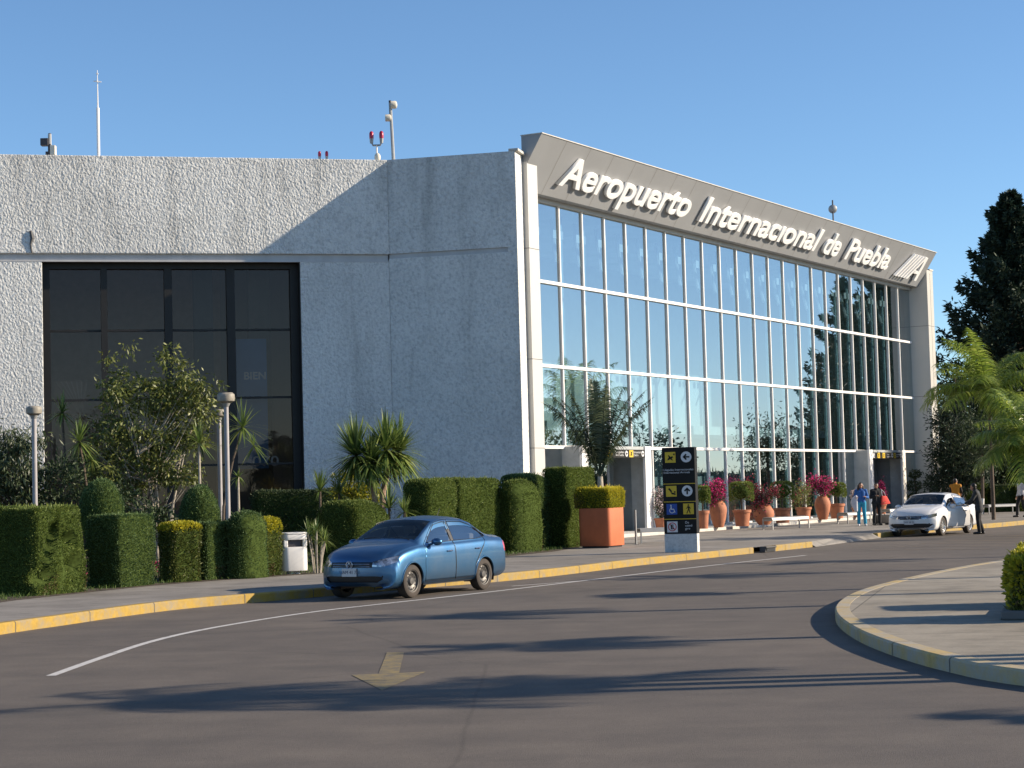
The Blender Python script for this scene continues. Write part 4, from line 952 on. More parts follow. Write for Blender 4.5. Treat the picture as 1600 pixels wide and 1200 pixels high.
# fascia: wedge section
Y0, Y1, Z0, Z1 = -.5, -1.6, 12.15, 13.89
def fa(x0, x1):
    pr = [(Y0, Z0), (Y1, Z1), (-.8, Z1), (-.8, 13.0), (.3, 12.98), (.3, Z0)]; m = MB(); n = 6
    m.add([(x0, y, z) for y, z in pr]+[(x1, y, z) for y, z in pr], [tuple(range(n)), tuple(range(n, 2*n))[::-1]]+[(i, n+i, n+(i+1) % n, (i+1) % n) for i in range(n)]); return m
part('name_board', fa(-16.25, 26.78), M['alu'], hall)
nv = Vector((0, -(Z1-Z0), -(Y0-Y1))).normalized()
for i in range(1, 24):
    x = -16.25+i*43.03/24; a = Vector((x, Y0, Z0)); b = Vector((x, Y1, Z1)); o = nv*.004
    fj = MB().add([tuple(a+o), tuple(a+o+Vector((.025, 0, 0))), tuple(b+o+Vector((.025, 0, 0))), tuple(b+o)], [(0, 1, 2, 3)])
    part('board_joint', fj, M['joint'], hall)
part('board_edge', MB().box(-16.27, 26.80, Y1-.03, -.78, Z1+.003, Z1+.035), M['coping'], hall)
part('head_rail', MB().box(S0, S1, -.12, .25, 12.0, 12.148), M['alu_side'], hall)
part('roof', MB().box(-16.2, 26.8, .3, 30, 13.0, 13.2), M['band'], hall)
part('side_wall', MB().box(-16.25, -16.05, .3, 30, 0, 13.3), M['alu_side'], hall); part('side_wall', MB().box(26.9, 27.1, .3, 30, 0, 13.0), M['alu_side'], hall)
NM = [S0]+[-12.32+i*1.769 for i in range(22)]+[S1]
P1, P2 = (-12.51, -6.95), (17.40, 22.80)
for i, s in enumerate(NM[1:-1]):
    z0 = 3.36 if (P1[0] < s < P1[1] or P2[0] < s < P2[1]) else .30
    part('mullion', MB().box(s-.032, s+.032, -.055, .06, z0, 12.0), M['white_met'], hall)
    if z0 < 1: part('mullion_foot', MB().box(s-.16, s+.16, -.30, .05, .273, .33), M['white_met'], hall, bevel=.01)
part('mullion', MB().box(-15.57, -15.49, -.055, .06, .3, 12), M['white_met'], hall)
for z in (9.2, 6.24, 3.39): part('transom', MB().box(-15.49, 26.62, -.115, -.058, z-.055, z+.055), M['white_met'], hall)
def glaze(z0, z1):
    m = MB(); e = [-15.5]+NM[1:-1]+[26.85]
    for a, b in zip(e[:-1], e[1:]):
        t1, t2 = rng.normal(size=2)*.0016; k = .012; m.add([(a, k-t1-t2, z0), (b, k+t1-t2, z0), (b, k+t1+t2, z1), (a, k-t1+t2, z1)], [(0, 1, 2, 3)])
    part('glazing', m, M['glass'], hall)
for z0, z1 in ((.3, 3.39), (3.39, 6.24), (6.24, 9.2), (9.2, 12.0)): glaze(z0, z1)
# interior seen through the glass
part('interior_shell', MB().box(-15.9, 26.9, 9, 9.1, .1, 12.9).box(-15.9, 26.9, .3, 9, 12.3, 12.4), M['room'], hall)
part('interior_floor', MB().box(-15.9, 26.9, .02, 9, .15, .2), M['room_floor'], hall)
part('mezzanine', MB().box(-15.9, 26.9, 5, 9, 4.3, 4.7), M['room'], hall)
for i, s in enumerate(NM[1:-1]):
    part('glass_fin', MB().box(s-.16-.35, s-.35+.16, .7, .74, .3, 11.9), M['fin'], hall)
    tb = MB(); tb.tube([(s-.9, .6, 10.1), (s+.5, 1.5, 11.9)], .07, 6); tb.box(s-1.15, s-.85, .55, .6, 11.0, 11.3); 
    if i % 4 != 3: tb.box(s-.65, s-.35, .55, .6, 11.0, 11.3)
    part('roof_truss', tb, M['truss'], hall)
# portals
def portal(x0, x1, lab, words):
    t = part('entrance_portal', MB().box(x0, x0+.10, -.75, 1.6, .27, 3.30).box(x1-.10, x1, -.75, 1.6, .27, 3.30).box(x0, x1, -.75, 1.6, 3.303, 3.42), M['portal'], hall)
    for q0, q1 in ((x0-.01, x0+.46), (x1-.50, x1+.01)): part('portal_post', MB().box(q0, q1, -.80, -.70, .28, 3.43), M['white_met'], t)
    part('portal_back', MB().box(x0+.1, x1-.1, 1.6, 1.7, .27, 3.3), M['room_dark'], t)
    part('sliding_door', MB().box(x0+.12, x0+1.9, 1.3, 1.33, .28, 2.75).box(x0+.12, x0+.2, 1.25, 1.38, .28, 2.8).box(x0+1.85, x0+1.93, 1.25, 1.38, .28, 2.8), M['glass_dark'], t)
    a, b = x0+.46, x1-.50; w = b-a
    s = part('sign_panel', MB().box(a, b, -.77, -.71, 3.0, 3.30), M['black_sign'], t)
    y = M['yellow_sign']; q = MB()
    for u in ((.17, .25), (.34, .42), (.72, .79)): q.box(a+w*u[0], a+w*u[1], -.78, -.771, 3.02, 3.28)
    part('pictogram_tile', q, y, t); q = MB()
    for u in (.67, .965): q.lathe([(.001, 0), (.11, 0), (.11, .012), (.001, .012)], 20, T=Matrix.Translation((a+w*u, -.77, 3.15)) @ Matrix.Rotation(R(90), 4, 'X'))
    part('arrow_disc', q, M['white_sign'], t); q = MB()
    q.box(a+.02, a+w*.08, -.78, -.771, 3.03, 3.27); part('warning_tile', q, M['white_sign'], t)
    q = MB()
    for u in (.21, .38, .755): q.prism([(a+w*u-.10, 3.06), (a+w*u-.02, 3.10), (a+w*u+.05, 3.06), (a+w*u+.03, 3.16), (a+w*u+.09, 3.24), (a+w*u, 3.2), (a+w*u-.06, 3.24), (a+w*u-.04, 3.15)], 0, .004, T=Matrix(((1, 0, 0, 0), (0, 0, 1, -.786), (0, 1, 0, 0), (0, 0, 0, 1))))
    for u in (.67, .965): q.prism([(a+w*u-.07, 3.15), (a+w*u, 3.21), (a+w*u, 3.17), (a+w*u+.07, 3.17), (a+w*u+.07, 3.13), (a+w*u, 3.13), (a+w*u, 3.09)], 0, .004, T=Matrix(((1, 0, 0, 0), (0, 0, 1, -.789), (0, 1, 0, 0), (0, 0, 0, 1))))
    part('pictogram', q, M['black_sign'], t)
    for k, (ux, tx) in enumerate(words): text_part(tx, M['white_sign'], t, Matrix.Translation((a+w*ux, -.776, 3.17)) @ FRONT, .115, fit=w*.16)
    return t
portal(*P1, '', [(.47, 'Llegadas\nArrivals'), (.795, 'Documentación\nCheck in')])
portal(*P2, '', [(.47, 'Salidas\nDepartures'), (.795, 'Documentación\nCheck in')])
part('wall_plaque', MB().box(P2[1]-.125, P2[1]-.10, .2, .5, 1.9, 2.2), simple('brown_plaque', (.16, .10, .06), .6), hall)
# raised lettering on the slanted board
sl_ = Vector((0, Y1-Y0, Z1-Z0)); SLn = sl_.length; su = sl_.normalized()
def on_board(s, v, out=0.):
    """basis: x along facade, y up the slope, z outwards"""
    o = Vector((s, Y0, Z0))+su*v*SLn+nv*out
    return Matrix(((1, su.x, nv.x, o.x), (0, su.y, nv.y, o.y), (0, su.z, nv.z, o.z), (0, 0, 0, 1)))
def s_at(px, py, v):     # facade coordinate of a pixel on the board at slope fraction v
    out = .5+1.1*v; d = ray(px, py); nn = np.array([.86653, -.49912, 0]); uu = np.array([.49912, .86653, 0]); O = np.array([HX, HY, 0])
    t = ((O+nn*out-CC)@nn)/(d@nn); return float((CC+d*t-O)@uu)
for wd, xa, ya, xb, yb_ in (('Aeropuerto', 869, 289, 1068, 333), ('Internacional', 1088, 348, 1268, 389), ('de', 1280, 398, 1303, 402), ('Puebla', 1315, 407, 1381, 421)):
    sa, sb = s_at(xa, ya, .19), s_at(xb, yb_, .19); print('WORD', wd, round(sa, 2), round(sb, 2))
    sa -= .22; sb -= .22
    me = text_mesh(wd.replace('Internacional', 'Internac\u0131onal'), 1.50, .055, .020, .012); me.materials.append(M['letter']); me.materials.append(M['letter_side'])
    c = np.zeros(len(me.vertices)*3); me.vertices.foreach_get('co', c); c = c.reshape(-1, 3); c[:, 0] = (c[:, 0]-c[:, 0].min())/np.ptp(c[:, 0])*(sb-sa); c[:, 0] += c[:, 1]*.04
    me.vertices.foreach_set('co', c.ravel()); me.update(); me.transform(on_board(sa, .262, .085)); me.update(); mk('lettering', me, hall)
lg = MB(); s0 = s_at(1395, 427, .2); s1 = s_at(1421, 431, .2); T = on_board(s0, .17, .06); dw = (s1-s0)
for k in range(4):
    x = k*.42; lg.prism([(x, 0), (x+.20, 0), (x+1.45, 1.35), (x+1.25, 1.35)], 0, .12, T=T)
lg.prism([(1.68, 0), (1.95, 0), (3.0, 1.15), (3.0, .0), (3.35, .0), (3.35, 1.35), (2.93, 1.35)], 0, .12, T=T); lg.prism([(2.36, .36), (3.0, .36), (3.0, .52), (2.5, .52)], .01, .125, T=T)
part('logo', lg, M['letter'], hall)

# ------------------------------------------------------------------ roof equipment
def at_roof(px, py, y): p = D(px, py, y); return p
def pole(t, pts, r, m='grey_metal', name='mast'): return part(name, MB().tube(pts, r, 8), M[m], t, True)
p = D(154, 245, 65); t = thing('lightning_rod', 'tall thin white lightning rod on the concrete roof', 'rod', (p.x, p.y, 12.5))
pole(t, [(0, 0, 0), (0, 0, 2.85)], .055, 'white_met'); part('tip', MB().tube([(0, 0, 2.8), (0, 0, 4.15)], [.03, .012], 6).tube([(-.13, 0, 3.78), (.13, 0, 3.74)], .02, 5).tube([(0, -.1, 3.76), (0, .1, 3.76)], .02, 5).tube([(-.03, 0, 4.03), (.03, 0, 4.03)], .03, 5), M['white_met'], t, True)
p = D(78, 240, 64.8); t = thing('floodlight_mast', 'short roof mast carrying one black floodlight and one cream box', 'mast', (p.x, p.y, 12.5))
pole(t, [(0, 0, 0), (0, 0, 1.95)], .06); part('floodlight', MB().box(-.30, -.03, -.12, .14, 1.55, 1.80).tube([(-.05, 0, 1.68), (0, 0, 1.68)], .03, 5).tube([(0, 0, 1.78), (0, 0, 1.98)], .055, 6), M['dark_metal'], t, bevel=.02)
part('junction_box', MB().box(.03, .20, -.12, .12, 1.22, 1.55), M['cream'], t, bevel=.015); part('bracket', MB().box(-.14, -.05, -.06, .06, 1.0, 1.35).box(-.05, .05, -.08, .08, 1.15, 1.6), M['dark_metal'], t, bevel=.01)
def beacon(px, py, lab, h, s, disc):
    p = D(px, py, 64.9); t = thing('obstruction_light', lab, 'beacon', (p.x, p.y, 12.5)); pole(t, [(0, 0, 0), (0, 0, h)], .03, 'white_met')
    part('crossbar', MB().tube([(-.17*s, 0, h+.10*s), (-.12*s, 0, h), (.12*s, 0, h), (.17*s, 0, h+.10*s)], .035*s, 6), M['grey_metal'], t, True)
    for q in (-1, 1):
        part('lamp_base', MB().lathe([(.001, 0), (.055*s, 0), (.07*s, .16*s), (.001, .16*s)], 14, (q*.17*s, 0, h+.07*s)), M['grey_metal'], t, True)
        part('red_globe', MB().lathe([(.072*s, 0), (.078*s, .1*s), (.07*s, .2*s), (.04*s, .25*s), (.001, .26*s)], 14, (q*.17*s, 0, h+.23*s)), M['red'], t, True)
    if disc: part('side_disc', MB().ball((.02, 0, h-.42), (.11, .09, .16), 12), M['cream'], t, True)
beacon(505, 247, 'low twin red obstruction light peeking over the roof edge', .78, .72, False)
beacon(589, 249, 'taller twin red obstruction light with a round disc below', 1.28, 1.0, True)
p = D(616, 249, 65); t = thing('radio_mast', 'tall roof mast with two white drum antennas near its top', 'mast', (p.x, p.y, 12.35)); pole(t, [(0, 0, 0), (-.09, 0, 2.9)], [.065, .05])
part('dark_sleeve', MB().tube([(-.085, 0, 2.35), (-.10, 0, 2.98)], .045, 8), M['dark_metal'], t, True)
for c, nm in (((.03, -.03, 2.82), .13), ((-.17, 0, 2.38), .12)):
    part('drum_antenna', MB().lathe([(.001, -.10), (nm, -.10), (nm*1.05, .05), (nm*.8, .10), (.001, .12)], 18, T=Matrix.Translation(c) @ Matrix.Rotation(R(90), 4, 'Y')), M['cream'], t, True)
    part('antenna_arm', MB().tube([c, (-.09, 0, c[2]-.12)], .02, 5), M['grey_metal'], t)
p = hall_p = D(1302, 347, 90.5); t = thing('dish_antenna', 'small round mesh dish antenna above the name board', 'antenna', (p.x, p.y, 13.0))
pole(t, [(0, 0, 0), (0, 0, 2.25)], .035, 'dark_metal'); part('dish', MB().lathe([(.001, .04), (.12, .03), (.20, -.02), (.21, -.02), (.12, .05), (.001, .06)], 18, T=Matrix.Translation((0, 0, 1.82)) @ Matrix.Rotation(R(100), 4, 'X')), M['grey_metal'], t, True)
# ------------------------------------------------------------------ clipped hedges (each one a thing)
def hedge(label, cx, yb, lx, rx, yt, mat='L_hedge', rot=HROT, L=None, Wd=None, **k):
    K, l, w, h = corner_dims(cx, yb, lx, rx, yt, rot)
    l = L or l; w = Wd or w
    return topiary('clipped_hedge', label, K, l, w, h, M[mat], rz=rot, **k)
def warp_round(L, H, amt=.25, lift=.0):
    def f(P):
        P = P.copy(); s = np.clip((P[:, 0]/(L/2)), -1, 1); z = P[:, 2]/H
        P[:, 2] *= 1-amt*np.clip(s, 0, 1)**2*z; P[:, 0] += .10*np.sin(np.clip(z, 0, 1)*math.pi)*(s > 0)*amt*2; return P
    return f
RL = R(66)
hedge('big square hedge at the far left with hollows clipped into its sunny side', 60, 932, -70, 128, 793, rot=RL, r=.14, dens=1500, leaf=.05, holes=[(.66, 1.08, .76, 1.08, .12), (.66, .52, .74, .60, .15), (.40, 1.25, .16, .45, .12), (.10, .35, .22, .40, .14)], warp=lambda P: P+np.c_[.10*np.sin(P[:, 2]*3.2)*(P[:, 0] > 0), 0*P[:, 0], 0*P[:, 0]])
hedge('box hedge topped by a dome, left of the small golden shrub', 189, 919, 128, 239, 804, 'L_hedge2', RL, r=.08, dens=1700, leaf=.045, dome=(.62, .9, .47, .78))
hedge('box hedge topped by a dome, right of the small golden shrub', 326, 907, 291, 378, 817, 'L_hedge2', R(60), r=.08, dens=1700, leaf=.045, dome=(.50, .62, .46, .86))
hedge('tall rounded bluish green hedge beside the dome topped box', 372, 905, 352, 409, 803, 'L_hedge2', R(58), r=.3, dens=1500, leaf=.045, warp=warp_round(1.5, 1.4, .12))
hedge('large mound shaped hedge behind the white litter bin', 556, 884, 484, 609, 783, 'L_hedge', R(56), r=.42, dens=1300, leaf=.05, warp=warp_round(2.0, 1.7, .42))
hedge('low wide hedge directly behind the blue car roof', 673, 876, 621, 713, 749, 'L_hedge', HROT, r=.28, dens=1100, leaf=.055)
hedge('wide hedge block second behind the blue car with a narrow dark gap on its left', 722, 869, 711, 782, 748, 'L_hedge', HROT, r=.2, dens=1100, leaf=.055, Wd=1.6)
hedge('narrow hedge with curved top right above the blue car tail', 797, 864, 780, 835, 751, 'L_hedge', HROT, r=.36, dens=1200, leaf=.05, warp=warp_round(1.6, 2.1, .16))
hedge('tall leaning hedge block behind the curved narrow one', 822, 859.5, 773, 864, 741, 'L_hedge2', HROT, r=.22, dens=1100, leaf=.055, warp=warp_round(1.8, 2.3, .14))
hedge('tallest square hedge beside the orange planter', 889, 856, 842, 925, 731, 'L_hedge', HROT, r=.10, dens=1100, leaf=.055)
K = G(748, 850, .15); topiary('clipped_hedge', 'low dark hedge top visible behind the wide blocks', (K.x, K.y+5), 2.0, 1.6, 2.35, M['L_hedge'], r=.25, dens=500, leaf=.06)
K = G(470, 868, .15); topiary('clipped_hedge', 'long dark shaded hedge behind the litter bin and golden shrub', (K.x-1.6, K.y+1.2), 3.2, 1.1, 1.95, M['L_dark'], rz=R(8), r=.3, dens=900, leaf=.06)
K = G(610, 850, .15); topiary('clipped_hedge', 'bright low hedge behind the two headed yucca', (K.x-2.4, K.y+2.2), 4.6, 1.2, 2.35, M['L_hedge'], rz=R(4), r=.3, dens=600, leaf=.07)
# golden topped shrubs
K = G(272, 911, .15); topiary('golden_shrub', 'small box shaped shrub with bright yellow top between dome hedges', (K.x-.0, K.y), .75, .62, 1.2, M['L_tree'], rz=R(45), r=.14, dens=1500, leaf=.055, ytop=.12, cat='shrub', group='golden privet shrubs along the pavement')
K = G(405, 902, .15); topiary('golden_shrub', 'golden topped shrub between rounded hedge and litter bin', (K.x, K.y), .9, .5, 1.27, M['L_tree'], rz=R(60), r=.16, dens=1300, leaf=.06, ytop=.30, cat='shrub', group='golden privet shrubs along the pavement')
K = G(1578, 968, .15)
for k, (dx, dy, zz, h, lab) in enumerate(((0.02, 0, .25, .66, 'near golden privet block growing from the low concrete rim on the island'), (.72, 2.3, .15, .75, 'far golden privet block behind the first on the island'))):
    topiary('golden_shrub', lab, (K.x+dx, K.y+dy), 1.5, 1.0, h, M['L_tree'], rz=R(-17), r=.10, dens=900, leaf=.07, ytop=.55, cat='shrub', group='golden privet on the island', z0=zz, warp=lambda P: P+np.c_[.05*np.sin(P[:, 1]*7+P[:, 2]*9), .05*np.cos(P[:, 0]*8), .04*np.sin(P[:, 0]*9+P[:, 1]*5)])
pr = thing('planting_rim', 'low grey concrete rim around the golden privet on the island', 'planter', (K.x-.12, K.y-.06, .15), R(-17))
part('rim_wall', MB().box(0, 2.2, 0, .12, 0, .11).box(0, .12, .12, 3.0, 0, .11), simple('weathered_rim', (.13, .125, .12), .9), pr, bevel=.02)
# cypress cone
K = G(490, 858, .15); t = topiary('cypress_shrub', 'conical dark cypress against the shaded wall corner', (K.x, K.y+2), 1.5, 1.5, 3.3, M['L_hedge'], r=.6, dens=700, leaf=.09, cat='shrub', group='', corner=False, warp=lambda P: np.c_[P[:, 0]*np.clip(1.06-(P[:, 2]/3.3)**3.2, .1, 1), P[:, 1]*np.clip(1.06-(P[:, 2]/3.3)**3.2, .1, 1), P[:, 2]])
if 'group' in t: del t['group']
# ------------------------------------------------------------------ yuccas, dracaenas, shrubs
def base(px, yb): q = G(px, yb, .15); return q
def loc_at(px, py, y): return D(px, py, y)
def hgt(py, y, px=800): return float(D(px, py, y).z)-.15
y0 = 53.; b = D(590, 800, y0)
def lc(px, py, b, y): q = D(px, py, y); return (q.x-b.x, q.y-b.y, q.z-.15)
h1, h2 = lc(556, 712, b, y0), lc(603, 703, b, y0); h3 = lc(622, 706, b, y0+.3)
dracaena('large two headed yucca with drooping skirt in front of the blue grey wall', [[(0, 0, 0), lc(585, 770, b, y0), lc(574, 735, b, y0), h1], [(.1, 0, 0), lc(598, 770, b, y0), lc(606, 738, b, y0), h3], [lc(604, 742, b, y0), h2]], [(h1, 1.25, 260), (h2, 1.2, 260), (h3, 1.2, 230), (lc(580, 722, b, y0-.2), 1.0, 210)], w=.08, loc=(b.x, b.y), tr=.085, name='yucca_plant')
for px, py, y, L, n, lab in ((608, 795, 50., .80, 60, 'low spiky yucca between the mound hedge and the wide hedge'), (632, 800, 49.5, .62, 46, 'small spreading yucca just left of the low wide hedge'), (500, 768, 52, .75, 60, 'cluster of upright strap leaves behind the mound hedge'), (530, 770, 53, .7, 50, 'second strap leaf tuft behind the mound hedge, left of yucca trunks')):
    q = D(px, py, y); z = q.z-.15; t = thing('yucca_plant', lab, 'plant', (q.x, q.y, .15)); part('stem', MB().tube([(0, 0, 0), (0, 0, z)], [.045, .03], 8), M['bark'], t, True); blades('leaf_rosette', (0, 0, z), n, L, .05, M['L_yucca'], t, -.05 if n == 60 else -.3, .98, .3)
q = D(493, 893, 0); K = G(496, 896, .15); t = thing('dracaena_plant', 'multi stemmed dracaena right of the white litter bin', 'plant', (K.x, K.y, .15)); mb = MB(); hs = []
for i in range(7):
    a = i*2.4; x, y_, z = .20*math.cos(a), .14*math.sin(a), .72+.26*((i*37) % 5)/4; mb.tube([(x*.4, y_*.4, 0), (x*.6, y_*.8, z*.5), (x, y_, z)], .018, 6); hs.append((x, y_, z))
part('stem', mb, M['bark_pale'], t, True)
for h in hs: blades('leaf_rosette', h, 30, .40, .026, M['L_yucca'], t, -.3, .98, .35)
for px, py, y, L, n, dx, lab in ((311, 692, 45, .62, 44, 0, 'slender dracaena with one rosette in front of the window'), (379, 668, 46.5, .78, 60, -.55, 'dracaena with a curved dark trunk beside the twin lamp posts'), (97, 645, 47, .62, 46, .1, 'tall thin dracaena near the left window edge'), (124, 690, 45.5, .72, 56, .25, 'leaning bright leaved dracaena near the left window edge'), (372, 745, 47, .35, 26, 0, 'tiny dracaena tuft at the foot of the curved trunk')):
    q = D(px, py, y); z = q.z-.15; t = thing('dracaena_plant', lab, 'plant', (q.x+dx, q.y, .15)); part('stem', MB().tube([(0, 0, 0), (-dx*.1, 0, z*.45), (-dx*.55, 0, z*.78), (-dx, 0, z)], [.04, .035, .03, .025], 8), M['bark'] if dx else M['bark_pale'], t, True)
    blades('leaf_rosette', (-dx, 0, z), n, L, .05, M['L_yucca'], t, -.5, .98, .3); 
    if n > 50: blades('leaf_rosette', (-dx+.25, .1, z-.45), 26, L*.7, .045, M['L_yucca'], t, -.6, .8, .4)
# big multi-stemmed tree in front of the window
b = G(262, 880, .15); yb = 47.0; b = D(255, 800, yb)
def el(px, py, rx, ry, dy=0): q = lc(px, py, b, yb+dy); s = yb/FP; return (q[0], q[1], q[2], rx*s, min(rx, 60)*s, ry*s)
branch_tree('broadleaf_tree', 'loose glossy leaved tree with pale trunks in front of the dark window', (b.x, b.y), 5, [el(200, 655, 55, 75), el(265, 600, 35, 45), el(290, 650, 40, 55, .3), el(190, 720, 65, 60), el(265, 720, 45, 50), el(175, 600, 20, 42), el(315, 620, 26, 32), el(258, 552, 9, 18), el(200, 560, 6, 18), el(160, 760, 40, 40)],
            13500, .125, M['L_tree'], None, tr=.08, stems=5, clump=230, cl_r=.15, aspect=.36, bark=M['bark_pale'], hang=.3)
b = D(35, 785, 44.5); yb = 44.5
branch_tree('oleander_shrub', 'grey green drooping shrub at the far left under the lamp', (b.x, b.y), 3, [el(25, 735, 35, 55), el(55, 715, 18, 40), el(12, 680, 12, 30), el(-20, 740, 40, 50)], 6500, .15, M['L_olive'], None, tr=.08, stems=5, clump=60, cl_r=.16, aspect=.2, cat='shrub', hang=.7)
b = D(120, 790, 45); yb = 45
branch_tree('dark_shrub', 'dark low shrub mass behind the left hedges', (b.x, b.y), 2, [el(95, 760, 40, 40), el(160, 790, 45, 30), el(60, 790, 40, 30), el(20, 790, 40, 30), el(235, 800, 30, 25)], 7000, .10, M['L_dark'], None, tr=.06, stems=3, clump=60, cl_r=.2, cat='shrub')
b = D(545, 800, 55); yb = 55
branch_tree('croton_shrub', 'mixed green and yellow shrub between the cypress and the yucca', (b.x, b.y), 2, [el(545, 762, 24, 22), el(575, 775, 24, 20)], 2600, .10, M['L_yellow'], None, tr=.05, stems=3, clump=30, cl_r=.14, cat='shrub', tint=.2)
# small flowers at hedge feet
for px, py, lab in ((142, 915, 'small red flowering rose beside the left square hedge'), (246, 903, 'small red flowering rose between the first dome hedge and golden shrub'), (433, 893, 'tiny pink flower tuft at the left of the litter bin')):
    K = G(px, py, .15); t = thing('rose_bush', lab, 'flower', (K.x, K.y+.15, .15)); P = rng.normal(size=(260, 3))*np.array([.16, .1, .12])+np.array([0, 0, .22]); leaves('foliage', P, .06, M['L_tree'], t)
    P = rng.normal(size=(40, 3))*np.array([.15, .08, .06])+np.array([0, -.05, .30]); leaves('flower_head', P, .055, M['L_redfl'] if px > 430 else M['L_pink'], t, aspect=.9)
    part('stem', MB().tube([(0, 0, 0), (.02, 0, .3)], .012, 5), M['bark'], t)
# lamps
def lamp(px, py, y, lab, r=.20):
    q = D(px, py, y); t = thing('street_lamp', lab, 'lamp', (q.x, q.y, .15), 0, 'garden lamp posts with drum globes'); z = q.z-.15; s = r/.2
    part('post', MB().tube([(0, 0, 0), (0, 0, z-.12*s)], .055, 12), M['post_paint'], t, True)
    part('collar', MB().lathe([(.06, z-.20*s), (.10*s, z-.12*s), (.001, z-.115*s)], 16), M['grey_metal'], t, True)
    part('globe', MB().lathe([(.001, z-.12*s), (.10*s, z-.12*s), (.19*s, z-.07*s), (.205*s, z+.0), (.195*s, z+.08*s), (.15*s, z+.12*s), (.001, z+.13*s)], 24), M['globe'], t, True)
lamp(353, 622, 44.5, 'taller front lamp post with a dusty drum globe before the window', .205); lamp(342, 646, 49, 'shorter lamp post half hidden behind the taller one before the window', .17)
lamp(53, 642, 42, 'lone lamp post at the far left above the grey green shrub', .17)
# litter bin
K = G(457, 898, .15); t = thing('litter_bin', 'white concrete litter bin with an oval opening beside the mound hedge', 'litter bin', (K.x, K.y+.25, .15), R(20))
def rr(w, d, r, n=6):
    pts = []
    for cx_, cy_, a0 in ((w/2-r, d/2-r, 0), (-w/2+r, d/2-r, 90), (-w/2+r, -d/2+r, 180), (w/2-r, -d/2+r, 270)):
        pts += [(cx_+r*math.cos(R(a0+90*i/n)), cy_+r*math.sin(R(a0+90*i/n))) for i in range(n+1)]
    return pts
part('foot', MB().prism(rr(.26, .26, .05), 0, .10), M['band'], t); part('body', MB().prism(rr(.58, .50, .14), .08, .62), M['bin'], t, True, .012)
part('upper_ring', MB().prism(rr(.58, .50, .14), .78, .90), M['bin'], t, True, .01); part('lid', MB().prism(rr(.60, .52, .14), .903, .945), M['bin'], t, True, .012)
m = MB()
for sx_ in (-1, 1):
    for sy_ in (-1, 1): m.box(min(sx_*.27, sx_*.17), max(sx_*.27, sx_*.17), min(sy_*.23, sy_*.13), max(sy_*.23, sy_*.13), .62, .78)
part('corner_post', m, M['bin'], t, bevel=.02); part('inner_liner', MB().prism(rr(.40, .34, .08), .3, .79), M['dark_metal'], t)

# ------------------------------------------------------------------ planter with palm, pots
K = G(953, 856.5, .15); t = thing('square_planter', 'large square orange planter beside the tallest hedge', 'planter', (K.x, K.y, .15), HROT)
part('foot', MB().box(.08, .95, .08, .95, 0, .07), M['dark_metal'], t); pts = [(a+.52, b_+.52) for a, b_ in rr(1.04, 1.04, .13)]
part('box', MB().prism(pts, .06, 1.17), M['terra2'], t, True, .01); part('earth', MB().prism([(a*.9+.052, b_*.9+.052) for a, b_ in pts], 1.1, 1.182), M['soil'], t)
topiary('golden_hedge', 'golden clipped bush filling the orange planter', (K.x, K.y), 1.16, 1.16, .60, M['L_yellow'], r=.18, dens=1900, leaf=.055, cat='shrub', group='', z0=1.32)
for o in bpy.data.objects:
    if o.get('group') == '': del o['group']
c = np.array([K.x, K.y])+.52*np.array([.499, .8665])+.52*np.array([-.8665, .499])
s3 = [(R(178), 1.22, 3.0, .85), (R(192), 1.12, 2.9, .80), (R(170), 1.16, 2.8, .82), (R(185), 1.28, 2.7, .9), (R(2), 1.22, 3.0, .82), (R(-12), 1.14, 2.9, .80), (R(12), 1.12, 2.8, .8), (R(6), 1.30, 2.8, .85), (R(120), 1.45, 3.1, .25), (R(250), 1.47, 3.0, .3), (R(-60), 1.42, 2.9, .35), (R(60), 1.38, 2.8, .4), (R(200), 1.30, 2.8, .55), (R(15), 1.34, 2.8, .5), (R(95), 1.52, 3.0, .2)]
palm('young feather palm rising from the orange planter', (c[0], c[1]), .95, s3, M['L_palm'], tr=.10, ll=.56, lw=.027, nleaf=84, droop=.72, z=1.3, trunk_mat=M['bark_pale'])

